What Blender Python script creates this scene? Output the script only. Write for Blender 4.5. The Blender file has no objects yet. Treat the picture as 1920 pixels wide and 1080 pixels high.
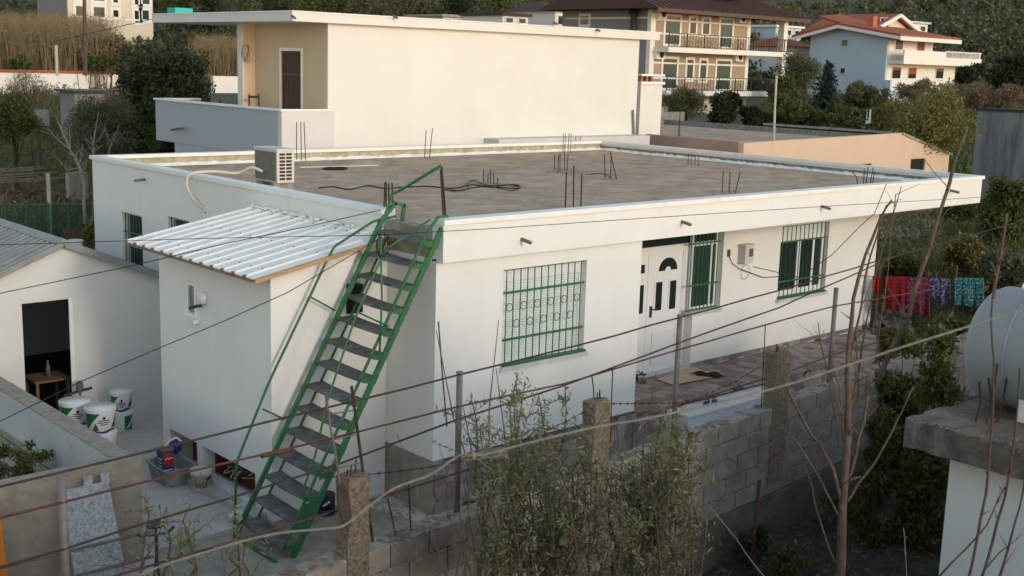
import bpy, bmesh, math, random
import numpy as np
from mathutils import Vector, Matrix

# ------------------------------------------------------------------ camera, world, sun, exposure
scene = bpy.context.scene
COL = scene.collection
CF = 2242.26; CO = Vector((-10.390, -13.065, 6.552))
YAW, PITCH, ROLL = math.radians(47.803), math.radians(10.632), math.radians(1.702)
_f = Vector((math.cos(YAW)*math.cos(PITCH), math.sin(YAW)*math.cos(PITCH), -math.sin(PITCH)))
_r0 = Vector((math.sin(YAW), -math.cos(YAW), 0)); _u0 = _r0.cross(_f)
CR = _r0*math.cos(ROLL)+_u0*math.sin(ROLL); CU = -_r0*math.sin(ROLL)+_u0*math.cos(ROLL); CW = _f
cam = bpy.data.cameras.new('camera'); camo = bpy.data.objects.new('camera', cam); COL.objects.link(camo)
camo.matrix_world = Matrix(((CR.x, CU.x, -CW.x, CO.x), (CR.y, CU.y, -CW.y, CO.y), (CR.z, CU.z, -CW.z, CO.z), (0, 0, 0, 1)))
cam.sensor_width = 36; cam.lens = CF/1920*36; cam.clip_start = 0.05; cam.clip_end = 3000
cam.dof.use_dof = True; cam.dof.focus_distance = 20; cam.dof.aperture_fstop = 6.3
scene.camera = camo

SUN_AZ, SUN_EL = math.radians(1), math.radians(14)        # azimuth measured from -y towards +x
to_sun = Vector((math.sin(SUN_AZ)*math.cos(SUN_EL), -math.cos(SUN_AZ)*math.cos(SUN_EL), math.sin(SUN_EL)))
world = bpy.data.worlds.new('World'); scene.world = world; world.use_nodes = True
wn = world.node_tree.nodes; wl = world.node_tree.links
sky = wn.new('ShaderNodeTexSky'); sky.sky_type = 'NISHITA'; sky.sun_disc = False
sky.sun_elevation = SUN_EL; sky.sun_rotation = math.atan2(to_sun.x, to_sun.y)
sky.air_density = 1.3; sky.dust_density = 0.5; sky.ozone_density = 0.6
hz = wn.new('ShaderNodeHueSaturation'); hz.inputs['Saturation'].default_value = 0.78      # hazy, milky evening sky
wl.new(sky.outputs[0], hz.inputs['Color']); wl.new(hz.outputs[0], wn['Background'].inputs[0]); wn['Background'].inputs[1].default_value = 0.15
sd = bpy.data.lights.new('sun', 'SUN'); so = bpy.data.objects.new('sun', sd); COL.objects.link(so)
so.rotation_euler = to_sun.to_track_quat('Z', 'Y').to_euler(); so.location = (0, -30, 20)
sd.energy = 0.7; sd.angle = math.radians(10.0); sd.color = (1.0, 0.87, 0.74)
vs = scene.view_settings; vs.view_transform = 'Standard'; vs.look = 'None'; vs.gamma = 1; vs.use_curve_mapping = False
vs.exposure = 0.71
scene.render.engine = 'CYCLES'

# ------------------------------------------------------------------ helpers
def ray(px, py): return CW + CR*((px-960)/CF) - CU*((py-540)/CF)
def U(px, py, ax, v):
    d = ray(px, py); i = 'xyz'.index(ax); return CO + d*((v-CO[i])/d[i])
def UD(px, py, D): return CO + ray(px, py)*D
WA, WB = Vector((-5.48, -6.12, 0)), Vector((1.43, -5.52, 0))     # front edge line of the block wall
WT = (WB-WA).normalized(); WN = Vector((-WT.y, WT.x, 0))          # along the wall, and away from the camera
def UW(px, py, off=0.09):
    d = ray(px, py); p0 = WA+WN*off
    return CO + d*((p0-CO).dot(WN)/d.dot(WN))
rng = random.Random(7)
ORI = {}
def link(o, parent=None):
    COL.objects.link(o)
    if parent is not None: o.parent = parent
def tag(o, label=None, cat=None, group=None, kind=None):
    if label: o['label'] = label
    if cat: o['category'] = cat
    if group: o['group'] = group
    if kind: o['kind'] = kind
    return o
def thing(name, loc, label, cat, group=None):
    o = bpy.data.objects.new(name, None); COL.objects.link(o); o.location = loc; o.empty_display_size = .2
    ORI[o] = Vector(loc); return tag(o, label, cat, group)
class MB:
    def __init__(s): s.v = []; s.f = []; s.m = []
    def _a(s, vs_, fs, mi=0):
        b = len(s.v); s.v += [tuple(p) for p in vs_]
        for f in fs: s.f.append(tuple(b+i for i in f)); s.m.append(mi)
        return s
    def box(s, x0, y0, z0, x1, y1, z1, mi=0):
        return s._a([(x0,y0,z0),(x1,y0,z0),(x1,y1,z0),(x0,y1,z0),(x0,y0,z1),(x1,y0,z1),(x1,y1,z1),(x0,y1,z1)],
                    [(0,3,2,1),(4,5,6,7),(0,1,5,4),(1,2,6,5),(2,3,7,6),(3,0,4,7)], mi)
    def quad(s, a, b, c, d, mi=0): return s._a([a,b,c,d], [(0,1,2,3)], mi)
    def prism(s, pts, vec, mi=0):
        n = len(pts); vec = Vector(vec); P = [Vector(p) for p in pts]
        return s._a(P+[p+vec for p in P], [tuple(range(n))[::-1], tuple(range(n, 2*n))]+[(i,(i+1)%n,n+(i+1)%n,n+i) for i in range(n)], mi)
    def bar(s, a, b, w, h, up=(0,0,1), mi=0):
        a, b = Vector(a), Vector(b); t = (b-a).normalized(); up = Vector(up)
        if abs(t.dot(up)) > .99: up = Vector((1,0,0))
        e = t.cross(up).normalized()*w/2; g = e.cross(t).normalized()*h/2
        return s._a([a-e-g,a+e-g,a+e+g,a-e+g,b-e-g,b+e-g,b+e+g,b-e+g], [(0,1,2,3),(7,6,5,4),(0,4,5,1),(1,5,6,2),(2,6,7,3),(3,7,4,0)], mi)
    def tube(s, pts, r, n=6, mi=0):
        P = [Vector(p) for p in pts]; k = len(P)
        R = r if isinstance(r, (list, tuple)) else [r]*k
        up = Vector((0,0,1)); vs_ = []; e = None
        for i in range(k):
            t = (P[min(i+1,k-1)]-P[max(i-1,0)]).normalized()
            if e is None: e = t.cross(up if abs(t.z) < .9 else Vector((1,0,0))).normalized()
            else: e = (e - t*e.dot(t)).normalized()
            g = t.cross(e)
            for j in range(n):
                a = 2*math.pi*j/n; vs_.append(P[i]+(e*math.cos(a)+g*math.sin(a))*R[i])
        fs = [(i*n+j, i*n+(j+1)%n, (i+1)*n+(j+1)%n, (i+1)*n+j) for i in range(k-1) for j in range(n)]
        fs += [tuple(range(n))[::-1], tuple((k-1)*n+j for j in range(n))]
        return s._a(vs_, fs, mi)
    def lathe(s, prof, c=(0,0,0), n=20, mi=0, ax='z'):
        c = Vector(c); vs_ = []
        for (r_, z_) in prof:
            for j in range(n):
                a = 2*math.pi*j/n
                q = (r_*math.cos(a), r_*math.sin(a), z_)
                if ax == 'y': q = (q[0], q[2], q[1])
                if ax == 'x': q = (q[2], q[0], q[1])
                vs_.append(c+Vector(q))
        k = len(prof)
        fs = [(i*n+j, i*n+(j+1)%n, (i+1)*n+(j+1)%n, (i+1)*n+j) for i in range(k-1) for j in range(n)]
        fs += [tuple(range(n))[::-1], tuple((k-1)*n+j for j in range(n))]
        return s._a(vs_, fs, mi)
    def blob(s, c, r, mi=0, seed=0, amp=.25, sub=2):
        bm = bmesh.new(); bmesh.ops.create_icosphere(bm, subdivisions=sub, radius=1); R_ = random.Random(seed)
        r = r if isinstance(r, (tuple, list)) else (r, r, r); ph = [R_.uniform(0, 6) for _ in range(6)]
        for v in bm.verts:
            d = v.co; k = 1+amp*(math.sin(3*d.x+ph[0])*math.sin(2.6*d.y+ph[1])+.6*math.sin(5*d.z+ph[2]+2*d.x)+.4*math.sin(7*d.y+ph[3]+3*d.z))
            v.co = Vector((d.x*r[0]*k, d.y*r[1]*k, d.z*r[2]*k))+Vector(c)
        bm.verts.index_update(); s._a([v.co.copy() for v in bm.verts], [tuple(v.index for v in f.verts) for f in bm.faces], mi); bm.free(); return s
    def build(s, name, mat, parent=None, smooth=False):
        return mesh_obj(name, s.v, s.f, mat, parent, smooth, s.m)
def mesh_obj(name, v, f, mat, parent=None, smooth=False, mi=None):
    me = bpy.data.meshes.new(name)
    if parent is not None: o0 = ORI[parent]
    else:
        a = np.array(v, dtype=float); o0 = Vector(((a[:,0].min()+a[:,0].max())/2, (a[:,1].min()+a[:,1].max())/2, a[:,2].min()))
    a = np.asarray(v, dtype=float).reshape(-1, 3)-np.array(o0)
    me.from_pydata(a.tolist(), [], f if isinstance(f, list) else f.tolist())
    mats = mat if isinstance(mat, (list, tuple)) else [mat]
    for m_ in mats: me.materials.append(m_)
    if mi and len(mats) > 1: me.polygons.foreach_set('material_index', mi)
    if smooth: me.polygons.foreach_set('use_smooth', [True]*len(me.polygons))
    me.update()
    ob = bpy.data.objects.new(name, me); link(ob, parent)
    if parent is None: ob.location = o0
    ORI[ob] = Vector(o0); return ob
def shared(name, me, parent, loc, rot=(0,0,0), mat=None):
    ob = bpy.data.objects.new(name, me); link(ob, parent); ob.location = Vector(loc)-ORI[parent]; ob.rotation_euler = rot
    ORI[ob] = Vector(loc); return ob
def copy_tree(o, parent=None):
    c = o.copy(); COL.objects.link(c); c.parent = parent
    for ch in list(o.children): copy_tree(ch, c)
    return c
def wall(mb, axis, f0, f1, a0, a1, z0, z1, ops=(), mi=0):
    """wall slab with openings; axis 'y': faces at y=f0 (front), f1 (back), runs along x; axis 'x' likewise along y. ops: (a0,a1,z0,z1)"""
    P = (lambda a, z, d: (a, d, z)) if axis == 'y' else (lambda a, z, d: (d, a, z))
    A = sorted({a0, a1} | {v for o in ops for v in o[:2]}); Z = sorted({z0, z1} | {v for o in ops for v in o[2:]})
    A = [a for a in A if a0 <= a <= a1]; Z = [z for z in Z if z0 <= z <= z1]
    hole = lambda i, k: any(o[0]-1e-6 <= A[i] and A[i+1] <= o[1]+1e-6 and o[2]-1e-6 <= Z[k] and Z[k+1] <= o[3]+1e-6 for o in ops)
    for i in range(len(A)-1):
        for k in range(len(Z)-1):
            if hole(i, k): continue
            for d in (f0, f1): mb.quad(P(A[i],Z[k],d), P(A[i+1],Z[k],d), P(A[i+1],Z[k+1],d), P(A[i],Z[k+1],d), mi)
            for (c, n, e0, e1) in ((i, -1, (A[i],Z[k]), (A[i],Z[k+1])), (i, 1, (A[i+1],Z[k]), (A[i+1],Z[k+1]))):
                j = c+n
                if j < 0 or j >= len(A)-1 or hole(j, k): mb.quad(P(*e0,f0), P(*e0,f1), P(*e1,f1), P(*e1,f0), mi)
            for (n, zz) in ((-1, Z[k]), (1, Z[k+1])):
                j = k+n
                if j < 0 or j >= len(Z)-1 or hole(i, j): mb.quad(P(A[i],zz,f0), P(A[i],zz,f1), P(A[i+1],zz,f1), P(A[i+1],zz,f0), mi)
    return mb

def smooth(pts, n=4):
    P = [Vector(p) for p in pts]; out = []
    for i in range(len(P)-1):
        a, b, c, d = P[max(i-1,0)], P[i], P[i+1], P[min(i+2,len(P)-1)]
        for k in range(n):
            t = k/n; out.append(.5*((2*b)+(c-a)*t+(2*a-5*b+4*c-d)*t*t+(3*b-a-3*c+d)*t**3))
    return out+[P[-1]]
# ------------------------------------------------------------------ materials
def mat(name, col, rough=.8, var=.12, scale=3.0, bump=.0, bscale=40, metal=0, spec=.3, stain=None, stain_scale=.6, stain_amt=.5, stretch=(1,1,1), detail=6, streak=None, distort=0, streak_map=(5,5,.32)):
    m = bpy.data.materials.new(name); m.use_nodes = True; n = m.node_tree.nodes; l = m.node_tree.links; b = n['Principled BSDF']
    b.inputs['Roughness'].default_value = rough; b.inputs['Metallic'].default_value = metal; b.inputs['Specular IOR Level'].default_value = spec
    tc = n.new('ShaderNodeNewGeometry'); mp = n.new('ShaderNodeMapping'); mp.inputs['Scale'].default_value = stretch; l.new(tc.outputs['Position'], mp.inputs['Vector'])
    ns = n.new('ShaderNodeTexNoise'); ns.inputs['Scale'].default_value = scale; ns.inputs['Detail'].default_value = detail; ns.inputs['Roughness'].default_value = .65; ns.inputs['Distortion'].default_value = distort
    l.new(mp.outputs[0], ns.inputs['Vector'])
    rp = n.new('ShaderNodeValToRGB'); c = Vector(col[:3])
    rp.color_ramp.elements[0].position = .3; rp.color_ramp.elements[1].position = .7
    rp.color_ramp.elements[0].color = (*(c*(1-var)), 1); rp.color_ramp.elements[1].color = (*[min(1, x*(1+var)) for x in c], 1)
    l.new(ns.outputs[0], rp.inputs[0]); out = rp.outputs[0]
    if stain:
        n2 = n.new('ShaderNodeTexNoise'); n2.inputs['Scale'].default_value = stain_scale; n2.inputs['Detail'].default_value = 8; n2.inputs['Roughness'].default_value = .7; n2.inputs['Distortion'].default_value = distort
        l.new(mp.outputs[0], n2.inputs['Vector'])
        r2 = n.new('ShaderNodeValToRGB'); r2.color_ramp.elements[0].position = .5; r2.color_ramp.elements[1].position = .72
        r2.color_ramp.elements[0].color = (0,0,0,1); r2.color_ramp.elements[1].color = (stain_amt,)*3+(1,)
        l.new(n2.outputs[0], r2.inputs[0])
        mx = n.new('ShaderNodeMixRGB'); l.new(r2.outputs[0], mx.inputs[0]); l.new(out, mx.inputs[1]); mx.inputs[2].default_value = (*stain, 1); out = mx.outputs[0]
    if streak:
        m4 = n.new('ShaderNodeMapping'); m4.inputs['Scale'].default_value = streak_map; l.new(tc.outputs['Position'], m4.inputs['Vector'])
        n4 = n.new('ShaderNodeTexNoise'); n4.inputs['Scale'].default_value = 1.0; n4.inputs['Detail'].default_value = 6; n4.inputs['Roughness'].default_value = .6; l.new(m4.outputs[0], n4.inputs['Vector'])
        r4 = n.new('ShaderNodeValToRGB'); r4.color_ramp.elements[0].position = .55; r4.color_ramp.elements[1].position = .8; r4.color_ramp.elements[0].color = (0,0,0,1); r4.color_ramp.elements[1].color = (streak[1],)*3+(1,)
        l.new(n4.outputs[0], r4.inputs[0]); x4 = n.new('ShaderNodeMixRGB'); l.new(r4.outputs[0], x4.inputs[0]); l.new(out, x4.inputs[1]); x4.inputs[2].default_value = (*streak[0], 1); out = x4.outputs[0]
    l.new(out, b.inputs['Base Color'])
    if bump:
        n3 = n.new('ShaderNodeTexNoise'); n3.inputs['Scale'].default_value = bscale; n3.inputs['Detail'].default_value = 5; l.new(mp.outputs[0], n3.inputs['Vector'])
        bp = n.new('ShaderNodeBump'); bp.inputs['Strength'].default_value = bump; bp.inputs['Distance'].default_value = .02
        l.new(n3.outputs[0], bp.inputs['Height']); l.new(bp.outputs[0], b.inputs['Normal'])
    return m
def leafmat(name, c0, c1, trans=.3, rough=.55):
    m = bpy.data.materials.new(name); m.use_nodes = True; n = m.node_tree.nodes; l = m.node_tree.links; b = n['Principled BSDF']
    g = n.new('ShaderNodeNewGeometry'); rp = n.new('ShaderNodeValToRGB')
    rp.color_ramp.elements[0].color = (*c0, 1); rp.color_ramp.elements[1].color = (*c1, 1)
    ns = n.new('ShaderNodeTexNoise'); ns.inputs['Scale'].default_value = .9; l.new(g.outputs['Position'], ns.inputs['Vector'])
    mt = n.new('ShaderNodeMath'); mt.operation = 'MULTIPLY_ADD'; mt.inputs[1].default_value = .55; l.new(g.outputs['Random Per Island'], mt.inputs[0])
    m2 = n.new('ShaderNodeMath'); m2.operation = 'MULTIPLY'; m2.inputs[1].default_value = .5; l.new(ns.outputs[0], m2.inputs[0]); l.new(m2.outputs[0], mt.inputs[2])
    l.new(mt.outputs[0], rp.inputs[0]); l.new(rp.outputs[0], b.inputs['Base Color']); b.inputs['Roughness'].default_value = rough; b.inputs['Specular IOR Level'].default_value = .25
    t = n.new('ShaderNodeBsdfTranslucent'); l.new(rp.outputs[0], t.inputs[0]); mx = n.new('ShaderNodeMixShader'); mx.inputs[0].default_value = trans
    l.new(b.outputs[0], mx.inputs[1]); l.new(t.outputs[0], mx.inputs[2]); l.new(mx.outputs[0], n['Material Output'].inputs[0])
    return m
def glassmat(name, tint=(.02,.025,.03), rough=.08):
    m = mat(name, tint, rough, .05, 2, spec=.5); return m
M = {}
M['paint'] = mat('white_wall_paint', (.80,.775,.745), .9, .025, 1.3, .12, 120, stain=(.66,.62,.58), stain_scale=.8, stain_amt=.3, streak=((.58,.54,.50),.14))
M['paint2'] = mat('cream_wall_paint', (.70,.68,.655), .9, .03, .7, .1, 90, stain=(.62,.58,.54), stain_scale=.6, stain_amt=.35, streak=((.56,.51,.46),.10))
M['capwhite'] = mat('white_cap_paint', (.82,.81,.80), .7, .05, 4, .15, 60, stain=(.55,.52,.48), stain_scale=2.5, stain_amt=.35)
M['roofcon'] = mat('roof_concrete', (.41,.31,.225), .95, .34, 1.5, .8, 16, stain=(.58,.47,.37), stain_scale=.9, stain_amt=.7, stretch=(1,1.15,1), detail=12, distort=.6, streak=((.27,.20,.14),.55), streak_map=(.35,.16,1))
M['rawcon'] = mat('raw_concrete', (.33,.30,.25), .95, .25, 5, .6, 35, stain=(.17,.155,.12), stain_scale=1.4, stain_amt=.7)
M['bandcon'] = mat('dark_patchy_cement', (.25,.235,.215), .95, .4, 7, .8, 24, stain=(.11,.10,.09), stain_scale=3, stain_amt=.9)
M['mosscon'] = mat('mossy_plaster', (.42,.38,.27), .95, .3, 6, .5, 30, stain=(.26,.24,.13), stain_scale=2.5, stain_amt=.8)
M['yard'] = mat('yard_concrete', (.53,.505,.48), .9, .14, 1.6, .25, 40, stain=(.36,.335,.31), stain_scale=.9, stain_amt=.7)
M['block'] = mat('concrete_block', (.29,.25,.215), .95, .25, 6, .7, 60, stain=(.17,.095,.055), stain_scale=1.3, stain_amt=.8)
M['darkfoot'] = mat('dark_render', (.13,.115,.10), .95, .35, 4, .7, 30, stain=(.07,.06,.05), stain_scale=1.6, stain_amt=.8)  # darker blotchy render, on the wall footing and the stone heap
M['mortar'] = mat('mortar', (.30,.28,.255), .95, .2, 8, .6, 40)
M['gravelcon'] = mat('pebbly_concrete', (.20,.158,.12), .95, .6, 38, .9, 45, stain=(.20,.12,.06), stain_scale=2.2, stain_amt=.6)
M['green'] = mat('green_steel_paint', (.028,.135,.05), .45, .25, 9, .15, 50, spec=.4, stain=(.13,.16,.10), stain_scale=16, stain_amt=.8)
M['dkgreen'] = mat('dark_green_steel', (.02,.09,.05), .5, .2, 9)
M['barw'] = mat('dull_green_grey_bars', (.075,.085,.07), .6, .2, 9)
M['tread'] = mat('dark_tread_rubber', (.135,.13,.13), .8, .35, 5, .3, 30, stain=(.33,.32,.31), stain_scale=5, stain_amt=.5)
M['rust'] = mat('rusty_steel', (.05,.032,.026), .85, .35, 14, .4, 60, stain=(.10,.05,.03), stain_scale=6, stain_amt=.6)
M['redrust'] = mat('red_primer_steel', (.095,.036,.03), .75, .3, 12, .3, 50)
M['pipe'] = mat('grey_steel_pipe', (.17,.155,.15), .6, .25, 7, .2, 40, metal=.2, stain=(.13,.075,.05), stain_scale=5, stain_amt=.6)
M['cable'] = mat('black_cable', (.02,.019,.019), .6, .2, 10)
M['rope'] = mat('grey_rope', (.20,.19,.175), .95, .2, 25, .3, 80)
M['hose'] = mat('white_hose', (.62,.56,.49), .6, .1, 6)
M['tin'] = mat('white_roof_sheet', (.87,.85,.81), .75, .08, 2.2, .05, 20, spec=.2, stain=(.66,.63,.59), stain_scale=2.4, stain_amt=.5)
M['wood'] = mat('orange_wood_trim', (.48,.30,.17), .7, .2, 12, .2, 30, stretch=(1,8,8))
M['dkwood'] = mat('brown_wood', (.18,.10,.055), .75, .25, 10, .2, 30)
M['tinbrown'] = mat('eave_underside', (.27,.17,.13), .8, .25, 8)
M['pvc'] = mat('white_pvc', (.80,.80,.80), .35, .02, 3, spec=.5)
M['glass'] = glassmat('dark_glass', (.022,.03,.03))
M['glass2'] = glassmat('teal_glass', (.03,.055,.052), .12)
M['frost'] = mat('frosted_pane', (.20,.19,.15), .3, .1, 6, spec=.5)
M['shutter'] = mat('roller_shutter', (.70,.76,.72), .5, .04, 6)
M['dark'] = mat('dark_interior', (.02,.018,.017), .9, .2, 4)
M['redin'] = mat('red_brick_lining', (.16,.045,.03), .9, .3, 8, .4, 30)
M['acw'] = mat('ac_casing', (.60,.58,.54), .5, .06, 5)
M['acd'] = mat('ac_dark_panel', (.15,.14,.125), .6, .2, 8)
M['soil'] = mat('dark_soil', (.062,.047,.036), .98, .5, 6, .9, 22, stain=(.11,.09,.06), stain_scale=2.5, stain_amt=.6)
M['marble'] = mat('grey_marble', (.56,.57,.60), .4, .14, 3.5, stain=(.40,.42,.46), stain_scale=4, stain_amt=.7)
M['stone'] = [mat('cladding_stone_%s' % k, c, .85, .22, 7, .5, 30) for k, c in (('mauve',(.27,.215,.205)), ('grey',(.29,.265,.25)), ('brown',(.23,.17,.15)), ('dark',(.19,.16,.15)), ('pink',(.34,.275,.25)))]
M['grout'] = mat('grout', (.10,.085,.075), .95, .2, 9)
M['peach'] = mat('peach_render', (.62,.465,.35), .9, .05, 1.2, .1, 60, stain=(.56,.43,.33), stain_scale=.6, stain_amt=.4)
M['peachshade'] = mat('shaded_peach_render', (.38,.27,.22), .9, .08, 1.5)  # peach with the side wall's shade mixed in; reused on a far house
M['greyconc'] = mat('weathered_grey_concrete', (.23,.235,.25), .95, .3, 1.2, .3, 12, stain=(.06,.06,.06), stain_scale=.9, stain_amt=.9, stretch=(1.6,1.6,.25))
M['tan'] = mat('tan_render', (.36,.275,.195), .9, .05, .8)
M['greywall'] = mat('taupe_render', (.27,.245,.245), .9, .05, .8)
M['bluewall'] = mat('pale_blue_render', (.46,.54,.64), .9, .04, .6)
M['whitewall'] = mat('far_white_render', (.78,.745,.70), .9, .05, .8, stain=(.55,.50,.46), stain_scale=.8, stain_amt=.4)
M['creamwall'] = mat('far_cream_render', (.66,.575,.455), .9, .06, .8)
M['ochre'] = mat('ochre_render', (.63,.485,.335), .9, .05, .9)
M['lilac'] = mat('shaded_lilac_render', (.37,.39,.44), .9, .04, .8)  # side parapet's shade is put into this darker colour
M['balcony_in'] = mat('balcony_floor_render', (.60,.55,.48), .9, .08, 1.5)
M['rooftile'] = mat('red_roof_tile', (.34,.095,.055), .85, .25, 5, .4, 12)
M['rooftile2'] = mat('brown_roof_tile', (.085,.048,.045), .8, .2, 4, .4, 12)
M['iron'] = mat('wrought_iron', (.05,.038,.032), .6, .2, 8)
M['bronze'] = mat('brown_door_paint', (.115,.068,.052), .6, .15, 6)
M['greenpaint'] = mat('far_green_shutter', (.04,.085,.075), .6, .15, 3)
M['bark'] = mat('brown_bark', (.10,.066,.05), .9, .3, 14, .5, 40, stain=(.20,.16,.13), stain_scale=5, stain_amt=.6)
M['palebark'] = mat('pale_bark', (.46,.42,.37), .9, .25, 10, .4, 40)
M['darkbark'] = mat('dark_bark', (.075,.05,.042), .9, .3, 10, .5, 30)
M['L_olive'] = leafmat('olive_leaf', (.06,.07,.03), (.30,.31,.17))
M['L_dark'] = leafmat('dark_evergreen_leaf', (.014,.022,.009), (.06,.075,.028), .2)
M['L_green'] = leafmat('green_leaf', (.03,.05,.012), (.15,.175,.05))
M['L_grey'] = leafmat('grey_green_leaf', (.05,.06,.03), (.19,.19,.10))
M['L_yell'] = leafmat('yellow_green_leaf', (.06,.065,.016), (.30,.27,.09))
M['L_brown'] = leafmat('dry_brush', (.08,.055,.035), (.28,.20,.13), .1)
M['L_pine'] = leafmat('conifer_needles', (.010,.022,.018), (.045,.075,.055), .1)
M['L_reed'] = leafmat('dry_reed', (.12,.083,.043), (.36,.275,.16), .25)
M['L_hill'] = leafmat('hillside_leaf', (.03,.036,.018), (.16,.16,.085), .22)
M['L_grass'] = leafmat('grass_blade', (.055,.065,.018), (.19,.20,.075), .3)
M['tubred'] = mat('red_plastic', (.35,.05,.04), .5, .1, 4)
M['plwhite'] = mat('white_plastic', (.74,.75,.76), .45, .04, 5)
M['plgrey'] = mat('grey_plastic_tub', (.27,.265,.26), .65, .15, 5, stain=(.42,.41,.39), stain_scale=6, stain_amt=.5)
M['plblue'] = mat('blue_print', (.03,.05,.22), .45, .1, 6)
M['plgreen'] = mat('green_print', (.012,.16,.055), .45, .08, 6)
M['ink'] = mat('black_print', (.03,.03,.035), .5, .1, 6)
M['bluetin'] = mat('blue_tin', (.025,.085,.22), .4, .2, 9, metal=.2)
M['redlabel'] = mat('red_label', (.42,.03,.035), .45, .15, 9)
M['dirtybucket'] = mat('dirty_bucket', (.66,.60,.53), .7, .2, 8, stain=(.36,.19,.06), stain_scale=6, stain_amt=.8)
M['bag'] = mat('pale_plastic_bag', (.60,.62,.62), .4, .15, 8, .6, 14)
M['granite'] = mat('speckled_granite', (.40,.40,.40), .6, .55, 26, .2, 60)
M['orange'] = mat('orange_plastic', (.70,.20,.02), .6, .1, 5)
M['tank'] = mat('water_tank_paint', (.27,.285,.305), .55, .1, 1.5, .1, 8, spec=.4, stain=(.23,.24,.25), stain_scale=1.4, stain_amt=.6)
M['clothred'] = mat('red_cloth', (.20,.012,.014), .95, .1, 4)
M['navy'] = mat('navy_rubber', (.02,.035,.14), .6, .1, 6)
M['mat'] = mat('beige_doormat', (.50,.38,.29), .95, .15, 30)
M['netg'] = None
def patterned(name, cols, sc):
    m = bpy.data.materials.new(name); m.use_nodes = True; n = m.node_tree.nodes; l = m.node_tree.links
    g = n.new('ShaderNodeNewGeometry'); v = n.new('ShaderNodeTexVoronoi'); v.inputs['Scale'].default_value = sc; l.new(g.outputs['Position'], v.inputs['Vector'])
    sp = n.new('ShaderNodeSeparateColor'); l.new(v.outputs['Color'], sp.inputs[0]); rp = n.new('ShaderNodeValToRGB'); rp.color_ramp.interpolation = 'CONSTANT'
    for i, c in enumerate(cols):
        e = rp.color_ramp.elements[i] if i < 2 else rp.color_ramp.elements.new(i/len(cols)); e.position = i/len(cols); e.color = (*c, 1)
    l.new(sp.outputs[0], rp.inputs[0]); l.new(rp.outputs[0], n['Principled BSDF'].inputs['Base Color']); n['Principled BSDF'].inputs['Roughness'].default_value = .95
    return m
M['cl_pink'] = patterned('magenta_print_cloth', [(.15,.012,.035),(.06,.012,.045),(.20,.05,.08)], 30)
M['cl_purple'] = patterned('purple_print_cloth', [(.045,.025,.11),(.18,.16,.28),(.02,.02,.05)], 34)
M['cl_teal'] = patterned('teal_print_cloth', [(.008,.10,.10),(.02,.16,.14),(.12,.24,.22),(.015,.04,.12)], 34)
def netmat(name, col, a):
    m = mat(name, col, .8, .2, 3); n = m.node_tree.nodes; l = m.node_tree.links
    t = n.new('ShaderNodeBsdfTransparent'); mx = n.new('ShaderNodeMixShader'); mx.inputs[0].default_value = a
    l.new(t.outputs[0], mx.inputs[1]); l.new(n['Principled BSDF'].outputs[0], mx.inputs[2]); l.new(mx.outputs[0], n['Material Output'].inputs[0]); return m
M['netg'] = netmat('green_netting', (.02,.06,.035), .55)

# ------------------------------------------------------------------ ground
def S(t): t = max(0., min(1., t)); return t*t*(3-2*t)
WH = Vector((CW.x, CW.y, 0)).normalized(); RH = Vector((CR.x, CR.y, 0)).normalized()
def DL(x, y): d = Vector((x, y, 0))-Vector((CO.x, CO.y, 0)); return d.dot(WH), d.dot(RH)
def gh(x, y):
    D, La = DL(x, y); f = S((D-42)/42)
    h = 1.1*S((x-14.2)/4)*S((y+6)/2+.5)*(1-f)+.6*S((x-17)/8)*(1-f)+3.7*f
    if D > 105: h += .5*.13*(min(D,125)-105)**2/20 + (.13*(D-125) if D > 125 else 0)
    if D > 150: h += .06*(D-150)
    if D > 45: h += .5*S((D-45)/20)*math.sin(x*.11+1)*math.sin(y*.09)+(.9*math.sin(x*.031)*math.sin(y*.027+2) if D > 100 else 0)
    return h
def ground_mat():
    m = mat('earth_and_grass', (.10,.085,.06), .98, .4, 1.5, .6, 6); n = m.node_tree.nodes; l = m.node_tree.links; b = n['Principled BSDF']
    src = b.inputs['Base Color'].links[0].from_socket
    g = n.new('ShaderNodeNewGeometry'); ns = n.new('ShaderNodeTexNoise'); ns.inputs['Scale'].default_value = .16; ns.inputs['Detail'].default_value = 9; ns.inputs['Roughness'].default_value = .7
    l.new(g.outputs['Position'], ns.inputs['Vector']); rp = n.new('ShaderNodeValToRGB'); rp.color_ramp.elements[0].position = .42; rp.color_ramp.elements[1].position = .58
    l.new(ns.outputs[0], rp.inputs[0]); mx = n.new('ShaderNodeMixRGB'); l.new(rp.outputs[0], mx.inputs[0]); l.new(src, mx.inputs[1]); mx.inputs[2].default_value = (.052,.068,.022,1)
    l.new(mx.outputs[0], b.inputs['Base Color']); return m
M['ground'] = ground_mat()
def ground():
    # one sheet, finer near the house, laid out along world axes
    def axis(lo, hi): 
        a = [lo]; 
        while a[-1] < hi: 
            t = a[-1]; a.append(t+max(1.5, min(14, abs(t-10)*.09)))
        return a
    X = axis(-120, 640); Y = axis(-120, 640); v = []; f = []
    for y in Y:
        for x in X: v.append((x, y, gh(x, y)-.03))
    nx = len(X)
    for j in range(len(Y)-1):
        for i in range(nx-1): f.append((j*nx+i, j*nx+i+1, (j+1)*nx+i+1, (j+1)*nx+i))
    tag(mesh_obj('ground', v, f, M['ground'], smooth=True), kind='structure')
ground()
tag(MB().quad((-14,-5.9,.0),(14.5,-4.9,.0),(14.5,.2,.0),(-14,.2,.0)).quad((-14,.2,0),(0.1,.2,0),(0.1,24,0),(-14,24,0)).build('yard_pavement', M['yard']), kind='structure')
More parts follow.
